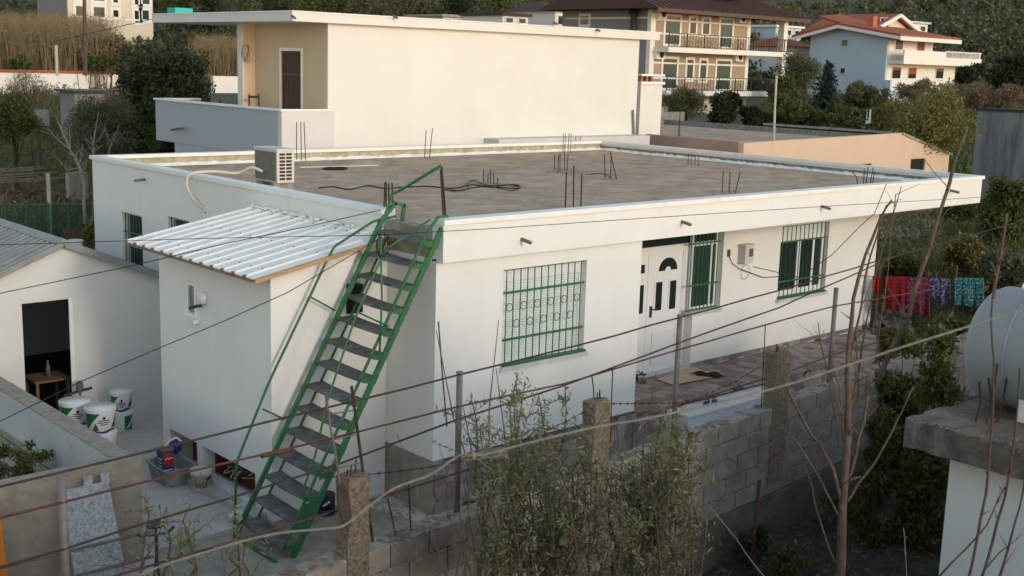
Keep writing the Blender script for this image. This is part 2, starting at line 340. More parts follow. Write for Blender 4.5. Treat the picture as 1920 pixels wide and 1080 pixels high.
tag(MB().prism([U(290,1032,'z',.0),U(440,990,'z',.0),U(640,935,'z',.0),U(800,985,'z',.0),U(560,1130,'z',.0),U(300,1130,'z',.0)], (0,0,.006)).build('concrete_apron', M['rawcon']), kind='structure')
def garden():
    v = []; f = []; nx, ny = 70, 40
    for j in range(ny+1):
        for i in range(nx+1):
            t = -30+i*.75; s_ = -j*.32 if j < 30 else -9.6-(j-30)*2
            p = WA+WT*(t+6)+WN*(s_+.02)
            z = 1.42+.05*math.sin(p.x*2.1+p.y)+.04*math.sin(p.y*3.3-p.x)+.03*math.sin(p.x*5.1)*math.sin(p.y*4.7)+rng.uniform(-.02,.02)
            v.append((p.x, p.y, z))
    for j in range(ny):
        for i in range(nx): f.append((j*(nx+1)+i, (j+1)*(nx+1)+i, (j+1)*(nx+1)+i+1, j*(nx+1)+i+1))
    tag(mesh_obj('garden_soil', v, f, M['soil'], smooth=True), kind='structure')
garden()

# ------------------------------------------------------------------ block boundary wall
WZ = 2.92
def block_wall():
    root = thing('block_wall', WA+WT*4+Vector((0,0,1.4)), 'grey concrete block boundary wall with mortar joints along the garden', 'wall')
    core = MB(); L0, L1 = -9.0, 15.5
    a, b = WA+WT*L0, WA+WT*L1
    P = [a+WN*.02, b+WN*.02, b+WN*.17, a+WN*.17]
    core.prism([(p.x,p.y,-.1) for p in P], (0,0,WZ-.012+.1)); core.build('mortar_core', M['mortar'], root)
    meshes = []
    for k in range(5):
        bm = bmesh.new(); bmesh.ops.create_cube(bm, size=1)
        R_ = random.Random(k)
        for v in bm.verts: v.co = Vector((v.co.x*.392+R_.uniform(-.004,.004), v.co.y*.19+R_.uniform(-.004,.004), v.co.z*.187+R_.uniform(-.004,.004)))
        bmesh.ops.bevel(bm, geom=bm.edges[:], offset=.006, segments=1, affect='EDGES')
        me = bpy.data.meshes.new('block'); bm.to_mesh(me); bm.free(); me.materials.append(M['block']); meshes.append(me)
    rz = math.atan2(WT.y, WT.x); n = 0
    for c in range(5):
        z = WZ-.1-c*.203
        t = -1.6+(.2 if c % 2 else 0)
        while t < 13:
            p = WA+WT*t+WN*(.094+rng.uniform(-.004,.004))
            shared('block', meshes[n % 5], root, (p.x, p.y, z+rng.uniform(-.003,.003)), (rng.uniform(-.01,.01), rng.uniform(-.006,.006), rz+(math.pi if rng.random() < .5 else 0)))
            t += .408; n += 1
    ft = MB(); a, b = WA+WT*L0-WN*.035, WA+WT*L1-WN*.035
    ft.prism([(a.x,a.y,1.2),(b.x,b.y,1.2),*[((b+WN*.05).x,(b+WN*.05).y,1.2),((a+WN*.05).x,(a+WN*.05).y,1.2)]], (0,0,WZ-5*.203-1.2-.003)); ft.build('rendered_footing', M['darkfoot'], root)
    # rough cement lumps along the top
    cp = MB()
    for i in range(230):
        t = rng.uniform(-1.6, 12); p = WA+WT*t+WN*rng.uniform(.01,.18)
        cp.blob((p.x,p.y,WZ-.006), (rng.uniform(.02,.05),rng.uniform(.02,.05),rng.uniform(.006,.016)), seed=i, amp=.3, sub=1)
    tag(cp.build('cement_crust', M['gravelcon'], root), kind='stuff')
    jt = MB()
    for i in range(420):
        c = rng.randint(1,4); t = rng.uniform(-1.6,12); p = WA+WT*t-WN*.004
        jt.blob((p.x,p.y,WZ-c*.203+rng.uniform(-.012,.008)), (rng.uniform(.015,.05),.012,rng.uniform(.006,.014)), seed=i, amp=.3, sub=1)
    tag(jt.build('mortar_squeeze', M['mortar'], root), kind='stuff')
block_wall()

# ------------------------------------------------------------------ the white house
W, L, W2 = 14.36, 11.76, 15.5
ZT, ZB, ZR, ZP, ZQ, YR = 4.38, 3.77, 4.11, .82, .70, 1.67
def house():
    root = thing('white_house', (5.5, 5.5, 0), 'white flat-roofed single-storey house with green barred windows and a bare concrete roof', 'house')
    mb = MB(); wall(mb, 'y', 0, .25, 0, 4.33, ZP, ZB+.03, [(1.28,3.04,2.05,3.53)]); wall(mb, 'x', 4.08, 4.33, .25, YR+.25, ZQ-.1, ZB+.03)
    wall(mb, 'y', YR, YR+.25, 4.33, W, ZQ-.1, ZB+.03, [(6.0,7.80,ZQ-.1,3.62), (7.80,8.65,1.83,3.55), (10.58,12.36,1.78,3.34)])
    wall(mb, 'x', 0, .25, .25, L-.25, ZP, ZB+.03, [(9.44,10.38,1.9,3.34), (7.4,8.31,2.3,3.48)])
    wall(mb, 'y', L-.25, L, 0, W, 0, ZB+.03); wall(mb, 'x', W-.25, W, YR+.25, L-.25, 0, ZB+.03)
    w = mb.build('wall', M['paint'], root)
    MB().box(.3,YR+.6,.0,W-.3,L-.3,.65).build('floor_slab', M['dark'], root)
    # plinth: rough render on the left, stone cladding backing in front
    pl = MB().box(-.022,-.0,-.05,.2,L,ZP-.004); pl.build('plinth', M['rawcon'], root)
    bk = MB().box(.2,-.012,-.05,4.33,.2,ZP-.004); bk.build('plinth_backing', M['grout'], root)
    # roof slab with fascia, all round upstand and caps
    rs = MB().box(.2,.1,ZB+.05,W2-.1,L-.1,ZR); rs.build('roof_deck', M['roofcon'], root)
    fs = MB().box(0,-.15,ZB,W2,.1,ZT-.075)                       # front fascia
    fs.box(W2-.1,.1,ZB,W2+.001,L,ZT-.075); fs.box(0,1.26,ZB+.03,.2,L,ZT-.075)
    fs.box(.2,L-.1,ZB,W2-.1,L+.001,ZT-.075); fs.build('fascia', M['paint'], root)
    st = MB().box(-.004,.1,ZB+.03,.2,1.26,ZR+.115); st.build('roof_edge_beam', M['rawcon'], root)
    cp = MB().box(-.02,-.19,ZT-.075,W2+.04,.06,ZT).box(W2-.14,.06,ZT-.075,W2+.04,L+.04,ZT).box(-.045,1.26,ZT-.075,.2,L+.04,ZT).box(.2,L-.18,ZT-.075,W2-.14,L+.04,ZT)
    cp.build('cap', M['capwhite'], root)
    # mossy plaster inside the upstand, and the white mortar fillet
    MB().box(.2,L-.115,ZR+.05,W2-.1,L-.103,ZT-.08).build('rear_upstand_plaster', M['mosscon'], root)
    MB().box(W2-.118,.1,ZR+.02,W2-.103,L-.12,ZT-.14).build('side_upstand_plaster', M['bandcon'], root)
    fi = MB(); n = 120
    for (a, b, off) in (((.25,L-.12,0),(W2-.15,L-.12,0),Vector((0,-1,0))), ((W2-.125,.15,0),(W2-.125,L-.15,0),Vector((-1,0,0)))):
        a, b = Vector(a), Vector(b); pr_ = None
        for i in range(n+1):
            p = a.lerp(b, i/n); h = .05+.035*rng.random(); o_ = .05+.07*rng.random()
            q = (p+Vector((0,0,ZR+.004)), p+off*o_+Vector((0,0,ZR+.004)), p+Vector((0,0,ZR+h)))
            if pr_: fi.quad(pr_[1], q[1], q[2], pr_[2])
            pr_ = q
    fi.build('mortar_fillet', M['capwhite'], root)
    # drain spouts
    for (px, py) in ((978,450),(1278,417),(1540,388),(1782,358)):
        p = U(px, py, 'y', -.15); m_ = MB().tube([p+Vector((0,.05,.02)), p+Vector((.0,-.2,-.015))], .028, 10); m_.build('drain_spout', M['pipe'], root, True)
    p = U(272,338,'x',0); MB().tube([p+Vector((.05,0,.02)), p+Vector((-.22,0,-.0))], .028, 10).build('drain_spout', M['pipe'], root, True)
    # ---- stone cladding on the plinth and on the porch
    def voro(u0, u1, v0, v1, size, seed):
        R_ = random.Random(seed); pts = []; nu = max(1, round((u1-u0)/size)); nv = max(1, round((v1-v0)/size))
        du, dv = (u1-u0)/nu, (v1-v0)/nv
        for i in range(-1, nu+1):
            for j in range(-1, nv+1): pts.append((u0+(i+.5+R_.uniform(-.36,.36))*du, v0+(j+.5+R_.uniform(-.36,.36))*dv, 0 <= i < nu and 0 <= j < nv))
        cells = []
        for (cx, cy, ok) in pts:
            if not ok: continue
            poly = [(u0,v0),(u1,v0),(u1,v1),(u0,v1)]
            for (qx, qy, _) in pts:
                if (qx, qy) == (cx, cy) or abs(qx-cx) > 3*size or abs(qy-cy) > 3*size: continue
                nx_, ny_ = qx-cx, qy-cy; ln = math.hypot(nx_, ny_); d = (nx_*(cx+qx)/2+ny_*(cy+qy)/2)-.0045*ln
                out = []
                for i in range(len(poly)):
                    a, b = poly[i], poly[(i+1) % len(poly)]; da = nx_*a[0]+ny_*a[1]-d; db = nx_*b[0]+ny_*b[1]-d
                    if da <= 0: out.append(a)
                    if da*db < 0: t = da/(da-db); out.append((a[0]+(b[0]-a[0])*t, a[1]+(b[1]-a[1])*t))
                poly = out
                if len(poly) < 3: break
            if len(poly) >= 3: cells.append(poly)
        return cells
    def clad(name, cells, fn, vec, parent):
        for c in cells:
            t = rng.uniform(.8, 1.25); MB().prism([fn(*q) for q in c], Vector(vec)*t).build(name, rng.choice(M['stone']), parent)
    clad('cladding_stone', voro(.02, 4.3, .0, ZP-.03, .19, 3), lambda u, v: (u, -.012, v), (0,-.018,0), root)
    po = MB().box(4.335,.12,-.05,14.3,YR-.004,ZQ-.03); porch = po.build('porch', M['grout'], root)
    clad('porch_flagstone', voro(4.35, 14.29, .10, YR-.01, .27, 5), lambda u, v: (u, v, ZQ-.03), (0,0,.026), porch)
    clad('porch_facing_stone', voro(8.32, 14.29, .27, ZQ-.03, .22, 8), lambda u, v: (u, .12, v), (0,-.02,0), porch)
    clad('porch_facing_stone', voro(4.35, 5.25, .0, ZQ-.03, .22, 9), lambda u, v: (u, .12, v), (0,-.02,0), porch)
    MB().box(8.3,-.12,-.05,14.1,.099,.25).build('low_ledge', M['rawcon'], porch)
    clad('skirting_stone', [[(x,ZQ),(x+.2,ZQ),(x+.2,ZQ+.09),(x,ZQ+.09)] for x in np.arange(7.82,14.2,.207)], lambda u, v: (u, YR, v), (0,-.013,0), root)
    MB().box(6.001,YR-.003,ZQ-.12,7.799,YR+.32,ZQ+.012).build('threshold', M['marble'], root)
    sp = MB().box(5.3,-.40,-.05,8.25,.099,.62).box(5.3,-.83,-.05,8.25,-.401,.44).box(5.3,-1.2,-.05,8.25,-.831,.25)
    stp = sp.build('marble_steps', M['marble'], root)
    for (y0, y1, z) in ((-.43,.098,.62),(-.86,-.402,.44),(-1.23,-.832,.25)):
        for i in range(3): MB().box(5.28+i*.995,y0,z+.001,5.28+(i+1)*.995-.006,y1,z+.03).build('step_tread', M['marble'], stp)
    # ---- windows
    def grille(parent, x0, x1, z0, z1, y, nb, hz, rings=False, mb_='dkgreen', mh='green'):
        MB().bar((x0,y,z0),(x1,y,z0),.03,.03).build('bottom_bar', M[mh], parent); MB().bar((x0,y,z1),(x1,y,z1),.02,.02).build('top_bar', M[mh], parent)
        for i in range(nb): 
            x = x0+(x1-x0)*(i+.5)/nb; MB().bar((x,y,z0),(x,y,z1),.013,.013).build('bar', M[mb_], parent)
        for h in hz: z = z0+(z1-z0)*h; MB().bar((x0,y-.012,z),(x1,y-.012,z),.012,.032).build('crossbar', M[mh], parent)
        if rings:
            for i in range(nb-1):
                xc = x0+(x1-x0)*(i+1)/nb; zc = z0+(z1-z0)*(.60 if i % 2 == 0 else .42)
                MB().tube([(xc+.062*math.cos(a), y, zc+.062*math.sin(a)) for a in np.linspace(0, 6.2832, 17)], .006, 5).build('ring', M[mb_], parent)
    # window 1: closed roller shutter behind bars
    wn_ = MB().box(1.28,.12,2.05,3.04,.16,3.53); n = 34
    win = MB().box(1.281,.10,2.051,1.34,.17,3.529).box(2.98,.10,2.051,3.039,.17,3.529).box(1.34,.10,3.33,2.98,.17,3.529).box(1.34,.10,2.051,2.98,.17,2.10).build('window', M['pvc'], root)
    sh = MB()
    for i in range(n):
        z = 2.10+1.23*i/n; dz = 1.23/n
        sh.quad((1.34,.13,z),(2.98,.13,z),(2.98,.118,z+dz*.6),(1.34,.118,z+dz*.6)); sh.quad((1.34,.118,z+dz*.6),(2.98,.118,z+dz*.6),(2.98,.13,z+dz),(1.34,.13,z+dz))
    sh.build('roller_shutter', M['shutter'], win)
    grille(win, 1.30, 3.02, 2.07, 3.52, .03, 12, (.26,.76), True, 'barw')
    MB().box(1.24,-.06,1.985,3.08,.12,2.048).build('window_sill', M['marble'], win); MB().box(1.27,-.045,2.052,3.05,.02,2.085).build('green_ledge', M['green'], win)
    # window 2 beside the door
    y = YR
    win = MB().box(7.801,y+.12,1.835,7.87,y+.17,3.545).box(8.57,y+.12,1.835,8.649,y+.17,3.545).box(7.87,y+.12,3.12,8.57,y+.17,3.20).box(7.87,y+.12,1.835,8.57,y+.17,1.90).box(8.40,y+.12,1.90,8.46,y+.17,3.12).build('window', M['pvc'], root)
    MB().box(7.87,y+.13,1.90,8.40,y+.15,3.12).build('pane', M['glass2'], win); MB().box(8.46,y+.13,1.90,8.57,y+.15,3.12).build('pane', M['glass2'], win); MB().box(7.87,y+.13,3.20,8.57,y+.15,3.54).build('pane', M['glass'], win)
    grille(win, 7.66, 8.60, 1.86, 3.52, y+.05, 8, (.3,.80), False, 'green', 'green')
    MB().box(7.70,y-.05,1.765,8.68,y+.12,1.828).build('window_sill', M['marble'], win)
    # window 3
    win = MB().box(10.585,y+.12,1.785,10.66,y+.18,3.335).box(12.29,y+.12,1.785,12.355,y+.18,3.335).box(10.66,y+.12,2.98,12.29,y+.18,3.05).box(10.66,y+.12,1.785,12.29,y+.18,1.92).box(11.38,y+.12,1.92,11.50,y+.18,2.98).box(11.95,y+.12,1.92,12.02,y+.18,2.98).build('window', M['pvc'], root)
    for (a, b) in ((10.66,11.38),(11.50,11.95),(12.02,12.29)): MB().box(a,y+.14,1.92,b,y+.16,2.98).build('pane', M['glass'], win)
    MB().box(10.66,y+.14,3.05,12.29,y+.16,3.33).build('shutter_box', M['shutter'], win)
    grille(win, 10.61, 12.33, 1.81, 3.33, y+.03, 11, (.22,.78), False, 'dkgreen', 'green')
    MB().box(10.53,y-.06,1.712,12.41,y+.12,1.776).build('window_sill', M['marble'], win); MB().box(10.58,y-.045,1.779,12.36,y+.02,1.806).build('green_ledge', M['green'], win)
    # left side windows
    for (y0, y1, z0, z1) in ((9.44,10.38,1.9,3.34),(7.4,8.31,2.3,3.48)):
        win = MB().box(.13,y0+.001,z0,.18,y0+.05,z1-.001).box(.13,y1-.05,z0,.18,y1-.001,z1-.001).box(.13,y0+.05,z1-.06,.18,y1-.05,z1-.001).build('window', M['pvc'], root)
        MB().box(.15,y0+.05,z0,.17,y1-.05,z1-.06).build('pane', M['glass'], win)
        for i in range(7): y = y0+(y1-y0)*(i+.5)/7; MB().bar((.05,y,z0+.01),(.05,y,z1-.01),.014,.014).build('bar', M['dkgreen'], win)
        for h in (.25,.72): MB().bar((.04,y0+.002,z0+(z1-z0)*h),(.04,y1-.002,z0+(z1-z0)*h),.012,.03).build('crossbar', M['green'], win)
    # ---- door, in a shallow recess
    Y = YR+.2
    X = lambda px: U(px, 560, 'y', Y).x
    Z = lambda px, py: U(px, py, 'y', Y).z
    xl0, xl1 = X(1218.5), X(1277); zt = Z(1250,472)                  # leaf
    d = MB().box(xl0-.08,Y,ZQ,xl0,Y+.06,zt).box(6.0,Y,zt,8.05,Y+.06,Z(1245,461)).box(xl1,Y,ZQ,8.05,Y+.06,zt).box(6.0,Y,ZQ,6.15,Y+.06,zt).build('door_frame', M['pvc'], root)
    MB().box(6.0,Y+.02,Z(1245,461)+.001,8.05,Y+.05,3.62).build('transom_pane', M['glass'], d)
    sl = MB().box(6.15,Y+.01,ZQ,xl0-.08,Y+.05,zt-.001).build('side_panel', M['pvc'], root)
    for (ya, yb_) in ((497,513),(535,588)): MB().box(X(1197),Y+.002,Z(1203,yb_),X(1206.5),Y+.012,Z(1203,ya)).build('pane', M['glass'], sl)
    dl = MB().box(xl0,Y+.015,ZQ+.005,xl1,Y+.055,zt-.005).build('door', M['pvc'], root)
    for (pa, pb, ya, yb_) in ((1229,1241,530,583),(1255,1267,527,580)):
        x0, x1, z0, z1 = X(pa), X(pb), Z(pa,yb_), Z(pa,ya)
        MB().box(x0-.04,Y+.002,z0-.04,x0,Y+.0145,z1+.04).box(x1,Y+.002,z0-.04,x1+.04,Y+.0145,z1+.04).box(x0,Y+.002,z0-.04,x1,Y+.0145,z0).box(x0,Y+.002,z1,x1,Y+.0145,z1+.04).build('pane_frame', M['pvc'], dl)
        MB().box(x0,Y+.006,z0,x1,Y+.0145,z1).build('pane', M['glass'], dl)
    xc, zc = X(1250.5), Z(1251,507)
    arc = [(xc+.27*math.cos(a), Y+.006, zc+.25*math.sin(a)) for a in np.linspace(0, math.pi, 15)]+[(xc+.09*math.cos(a), Y+.006, zc+.08*math.sin(a)) for a in np.linspace(math.pi, 0, 7)]
    MB().prism(arc, (0,.0085,0)).build('fanlight', M['glass'], dl)
    x0, x1, z0, z1 = X(1229)-.04, X(1267)+.04, .85, 1.5
    MB().bar((x0,Y+.01,z0),(x1,Y+.01,z0),.01,.02).bar((x0,Y+.01,z1),(x1,Y+.01,z1),.01,.02).bar((x0,Y+.01,z0),(x0,Y+.01,z1),.02,.01).bar((x1,Y+.01,z0),(x1,Y+.01,z1),.02,.01).build('door_moulding', M['pvc'], dl)
    hx, hz = X(1221), Z(1221,580)
    MB().box(hx-.02,Y-.012,hz-.16,hx+.03,Y+.0145,hz+.06).bar((hx,Y-.04,hz),(hx+.13,Y-.04,hz),.02,.02).bar((hx+.005,Y-.04,hz),(hx+.005,Y,hz),.02,.02).build('door_handle', M['ink'], dl)
    # electricity meter
    y = YR
    m = MB().box(9.14,y-.18,2.70,9.42,y,3.07).box(9.12,y-.195,3.05,9.44,y,3.09).build('meter_box', M['acw'], root)
    MB().box(9.27,y-.192,2.84,9.39,y-.181,3.0).build('meter_window', M['dkwood'], m); MB().box(8.78,y-.03,2.86,8.85,y,3.0).build('wall_box', M['bronze'], root)
    MB().tube([(8.81,y-.02,2.88),(8.95,y-.03,2.7),(9.17,y-.05,2.58),(9.55,y-.03,2.46),(10.0,y-.03,2.32),(10.6,y-.03,2.28)], .008, 5).build('meter_cable', M['cable'], m)
    MB().tube([(9.35+.14*math.cos(a), y-.05, 2.50+.15*math.sin(a)) for a in np.linspace(0,6.2,16)], .005, 5).build('meter_cable', M['cable'], m)
house()

# ------------------------------------------------------------------ rebar starters, cables and the air conditioner on the roof
def rebars(label, specs, zb=None, r=.011):
    P0 = None; segs = []
    for sp in specs:
        (bx, by), tops = sp[0], sp[1:]
        z = zb if zb is not None else ZR
        p = U(bx, by, 'z', z); D = (p-CO).dot(CW)
        segs.append([p-Vector((0,0,.04))]+[UD(tx, ty, D) for (tx, ty) in tops])
    root = thing('rebar_starter', segs[0][0]+Vector((0,0,.04)), label, 'rebar', 'starter bars on the roof')
    for s_ in segs: MB().tube(s_, r, 5).build('bar', M['rust'], root)
rebars('three tall rusty starter bars just behind the middle of the front roof edge', [((1060,392),(1062,322)), ((1075,392),(1076,310)), ((1089,390),(1091,325))], ZR, .013)
rebars('three rusty starter bars leaning apart behind the right part of the front edge', [((1354,362),(1356,320)), ((1367,362),(1369,322)), ((1378,362),(1388,322))], ZR, .011)
rebars('cluster of five short rusty starter bars in the middle of the roof', [((1040,321),(1040,291)), ((1046,324),(1047,291)), ((1050,320),(1050,287)), ((1058,321),(1059,288)), ((1063,320),(1065,290))])
rebars('rusty starter bars crossed like an upturned letter with one bent flat', [((1135,336),(1133,291)), ((1145,337),(1146,287)), ((1157,337),(1144,284)), ((1145,334),(1140,328),(1125,325),(1098,328))])
rebars('four stubby rusty bars beside the black cable on the roof', [((907,343),(907,318)), ((915,345),(915,325)), ((919,344),(920,319)), ((926,345),(925,323)), ((933,345),(933,334))])
rebars('rusty starter bars standing on the rear upstand at mid roof', [((787,270),(789,236)), ((796,292),(799,244)), ((805,292),(811,240))], ZT-.08, .010)
rebars('group of slim bars standing on the rear upstand by its right end', [((1056,285),(1056,251)), ((1059,284),(1060,250)), ((1065,283),(1067,250)), ((1070,284),(1071,250)), ((1088,268),(1088,256)), ((1080,268),(1079,256))], ZT-.06, .009)
rebars('three thin bars against the lilac balcony of the house behind', [((556,296),(556,229)), ((565,297),(564,228)), ((573,298),(570,229))], ZT-.08, .010)
rebars('short tangled starter bars by the right upstand of the roof', [((1290,309),(1291,289)), ((1296,310),(1296,287)), ((1303,309),(1304,290)), ((1310,311),(1309,292))], ZR, .009)
rebars('bent starter bars at the far right corner of the front edge', [((1609,345),(1606,333),(1598,322)), ((1619,343),(1621,316)), ((1624,342),(1628,313)), ((1632,342),(1637,314)), ((1636,341),(1640,321))], ZR+.1, .011)
rebars('starter bars at the head of the green stairs left side', [((720,388),(722,342)), ((724,388),(724,341)), ((729,388),(729,344)), ((737,388),(735,343))], ZT, .012)
rebars('two tall red-brown bars at the front corner of the roof by the stairs', [((832,408),(830,380),(826,318)), ((836,408),(833,370),(828,312))], ZT, .014)

def roof_grit():
    m = MB(); R_ = random.Random(11)
    for k in range(500):
        x, y = R_.uniform(.3,15.2), R_.uniform(.2,11.5); m.blob((x,y,ZR+.004), (R_.uniform(.008,.03),R_.uniform(.008,.03),R_.uniform(.004,.014)), seed=k, amp=.3, sub=1)
    for (px, py) in ((1148,337),(1356,362),(1050,322),(918,346)):
        p = U(px,py,'z',ZR)
        for k in range(14): m.blob((p.x+R_.gauss(0,.16),p.y+R_.gauss(0,.16),ZR+.004), (R_.uniform(.03,.08),R_.uniform(.03,.08),.012), seed=k, amp=.3, sub=1)
    tag(m.build('roof_grit', M['mortar']), 'scattered cement grit and mortar droppings on the roof deck', 'debris', kind='stuff')
roof_grit()
def roof_cable():
    R_ = random.Random(3); pts = [U(x, y, 'z', ZR+.012) for x, y in ((598,352),(625,350),(655,355),(690,348),(720,353),(760,351),(800,349),(850,353),(885,346),(905,349),(940,347),(970,347),(973,353),(945,352),(905,350),(880,353),(860,357),(830,355))]
    o = MB().tube(smooth(pts), .013, 5).build('roof_cable', M['cable']); tag(o, 'long black cable lying across the concrete roof towards the stubby bars', 'cable')
    lp = [U(x, y, 'z', ZR+.03) for x, y in ((925,351),(950,347),(968,349),(974,353),(960,357),(935,353),(905,345),(890,338),(880,341),(878,350),(870,356),(845,358))]
    o = MB().tube(smooth(lp), .011, 5).build('cable_loop', M['cable']); tag(o, 'loose black wire loop tangled beside the stubby roof bars', 'cable')
    c = U(629,316,'z',ZR+.02); o = MB().tube([c+Vector((.27*math.cos(a)*(1+.05*math.sin(3*a)), .23*math.sin(a)+.02*math.sin(5*a), .012*math.sin(2.3*a))) for a in np.linspace(0, 18.5, 70)], .012, 5).build('cable_coil', M['cable'])
    tag(o, 'coil of black cable on the roof beside the air conditioner', 'cable')
    o = MB().tube([U(562,314,'z',ZR+.02), U(709,310,'z',ZR+.02)], .016, 6).build('plastic_pipe', M['hose']); tag(o, 'straight pale plastic pipe lying on the roof near the coil', 'pipe')
roof_cable()
def aircon():
    c = Vector((1.02, 5.98, ZR)); dx, dy, z0, z1 = .36, .80, .17, .76
    root = thing('air_conditioner', c+Vector((dx/2,dy/2,0)), 'boxy air conditioner outdoor unit on the roof beside the left edge', 'air conditioner')
    B = lambda x0,y0,za,x1,y1,zb: MB().box(c.x+x0,c.y+y0,c.z+za,c.x+x1,c.y+y1,c.z+zb)
    B(0,0,z0,dx,dy,z1).build('casing', M['acw'], root)
    B(-.012,.035,z0+.03,-.001,dy-.035,z1-.035).build('side_panel', M['acd'], root)
    B(-.015,-.015,z1,dx+.015,dy+.015,z1+.03).build('lid', M['acw'], root)
    for i in range(8):
        for j in range(2):
            B(.05+j*.14,-.007,z0+.05+i*.064,.05+j*.14+.115,-.001,z0+.05+i*.064+.042).build('vent_slot', M['ink'], root)
    for y in (.08, dy-.2): B(-.02,y,.0,dx+.02,y+.12,z0).build('base_block', M['rawcon'], root)
    p = [Vector((1.0,6.45,4.45)),Vector((.85,6.6,4.52)),Vector((.7,6.85,4.40)),Vector((.35,7.0,4.43)),Vector((.05,7.15,4.42)),Vector((-.10,7.2,4.36)),Vector((-.14,7.22,4.2)),Vector((-.10,7.12,3.98)),Vector((-.03,6.85,3.80)),Vector((0,6.75,3.72))]
    MB().tube(smooth(p), .028, 8).build('refrigerant_hose', M['hose'], root, True)
aircon()
# ------------------------------------------------------------------ shed with corrugated roof
SX, SY0, SY1 = -1.99, 1.15, 4.56
def shed():
    root = thing('lean_to_shed', (-1, 2.9, 0), 'small white lean-to shed with a white corrugated roof against the house', 'shed')
    mb = MB(); wall(mb, 'y', SY0, SY0+.2, SX, -.004, 0, 3.62, [(-.74,-.5,2.95,3.35)])
    wall(mb, 'x', SX, SX+.2, SY0+.2, SY1-.2, 0, 3.56, [(3.32,3.63,2.6,3.14),(3.40,4.34,.12,.60),(1.62,3.2,.12,.60)])
    wall(mb, 'y', SY1-.2, SY1, SX, -.004, 0, 3.62)
    mb.prism([(SX+.01,SY0+.02,3.62),(-.005,SY0+.02,3.62),(-.005,SY0+.02,3.98)], (0,.16,0)); mb.build('wall', M['paint'], root)
    # openings under the left wall
    MB().box(SX+.42,1.5,.0,SX+.44,4.4,.75).box(SX+.2,1.45,.6,SX+.42,4.45,.63).box(SX+.205,3.205,.12,SX+.415,3.39,.6).build('wood_store_lining', M['redin'], root)
    for i in range(9):
        y = rng.uniform(1.7,3.0); MB().tube([(SX+.02,y,.30+rng.uniform(0,.25)),(SX+.5,y+rng.uniform(.1,.5),.25+rng.uniform(0,.3))], .012, 5).build('firewood_stick', M['palebark'], root)
    MB().box(SX-.22,1.3,.0,SX-.002,4.4,.09).build('kerb_step', M['yard'], root)
    # small window
    win = MB().box(SX-.012,3.322,2.602,SX+.06,3.375,3.138).box(SX-.012,3.575,2.602,SX+.06,3.628,3.138).box(SX-.012,3.375,3.085,SX+.06,3.575,3.138).box(SX-.012,3.375,2.602,SX+.06,3.575,2.655).build('window', M['pvc'], root)
    MB().box(SX+.02,3.375,2.655,SX+.04,3.575,3.085).build('pane', M['frost'], win); MB().box(SX-.09,3.25,2.53,SX-.002,3.72,2.585).build('window_sill', M['paint'], win)
    lp = U(383,558,'x',SX); a = MB().lathe([(.085,0),(.10,-.01),(.105,-.035),(.09,-.07),(.05,-.085),(.001,-.09)], lp, 20, ax='x').build('bulkhead_lamp', M['plwhite'], root, True)
    MB().tube([lp+Vector((-.03,.02,-.12)),lp+Vector((-.10,.05,-.13)),lp+Vector((-.16,.16,-.17))], .024, 8).build('camera_arm', M['ink'], root)
    v = U(664,560,'y',SY0); MB().box(v.x-.13,SY0+.06,v.z-.2,v.x+.13,SY0+.07,v.z+.2).build('vent_recess', M['dark'], root)
    MB().box(v.x-.135,SY0-.03,v.z-.21,v.x+.135,SY0-.002,v.z+.21).build('vent_box', M['dark'], root)
    # roof: trapezoidal sheet
    x0, x1, za, zb, ya, yb = -2.34, -.02, 3.60, 4.02, 1.0, 5.03
    prof = []; n = 13; wd = (yb-ya)/n
    for i in range(n):
        y = ya+i*wd; prof += [(y, 0), (y+wd*.62, 0), (y+wd*.71, .021), (y+wd*.85, .021)]
    prof.append((yb, 0)); rf = MB()
    for i in range(len(prof)-1):
        (y, h), (y2, h2) = prof[i], prof[i+1]
        rf.quad((x0,y,za+h),(x1,y,zb+h),(x1,y2,zb+h2),(x0,y2,za+h2)); rf.quad((x0,y,za+h-.012),(x0,y2,za+h2-.012),(x1,y2,zb+h2-.012),(x1,y,zb+h-.012))
        rf.quad((x0,y,za+h-.012),(x0,y,za+h),(x0,y2,za+h2),(x0,y2,za+h2-.012))
    r = rf.build('corrugated_roof', M['tin'], root)
    for i in range(n):
        y = ya+i*wd+wd*.77
        MB().prism([(x0-.004,y-.05,za-.012),(x0-.004,y+.05,za-.012),(x0-.004,y+.03,za+.02),(x0-.004,y-.03,za+.02)], (.02,0,.004)).build('rib_end', M['tinbrown'], r)
        for t in (.12,.5,.9): MB().lathe([(.014,0),(.012,.012)], (x0+(x1-x0)*t, y, za+(zb-za)*t+.022), 6).build('screw', M['pipe'], r)
    MB().prism([(x0+.02,ya-.015,za-.07),(x1,ya-.015,zb-.07),(x1,ya-.015,zb-.012),(x0+.02,ya-.015,za-.012)], (0,.025,0)).build('verge_board', M['wood'], root)
    MB().prism([(x0+.01,ya+.02,za-.06),(x0+.01,yb,za-.06),(x0+.01,yb,za-.018),(x0+.01,ya+.02,za-.018)], (.025,0,.004)).build('eave_board', M['tinbrown'], root)
    MB().prism([(x0+.03,ya+.02,za-.022),(x1,ya+.02,zb-.022),(x1,yb,zb-.022),(x0+.03,yb,za-.022)], (0,0,.006)).build('soffit', M['tinbrown'], root)
    fl = MB()
    for i in range(40): fl.blob((rng.uniform(-.1,-.03), rng.uniform(1.1,5.0), zb+.02), (rng.uniform(.02,.06),rng.uniform(.04,.1),.025), seed=i, amp=.3, sub=1)
    tag(fl.build('mortar_seam', M['capwhite'], root), kind='stuff')
shed()

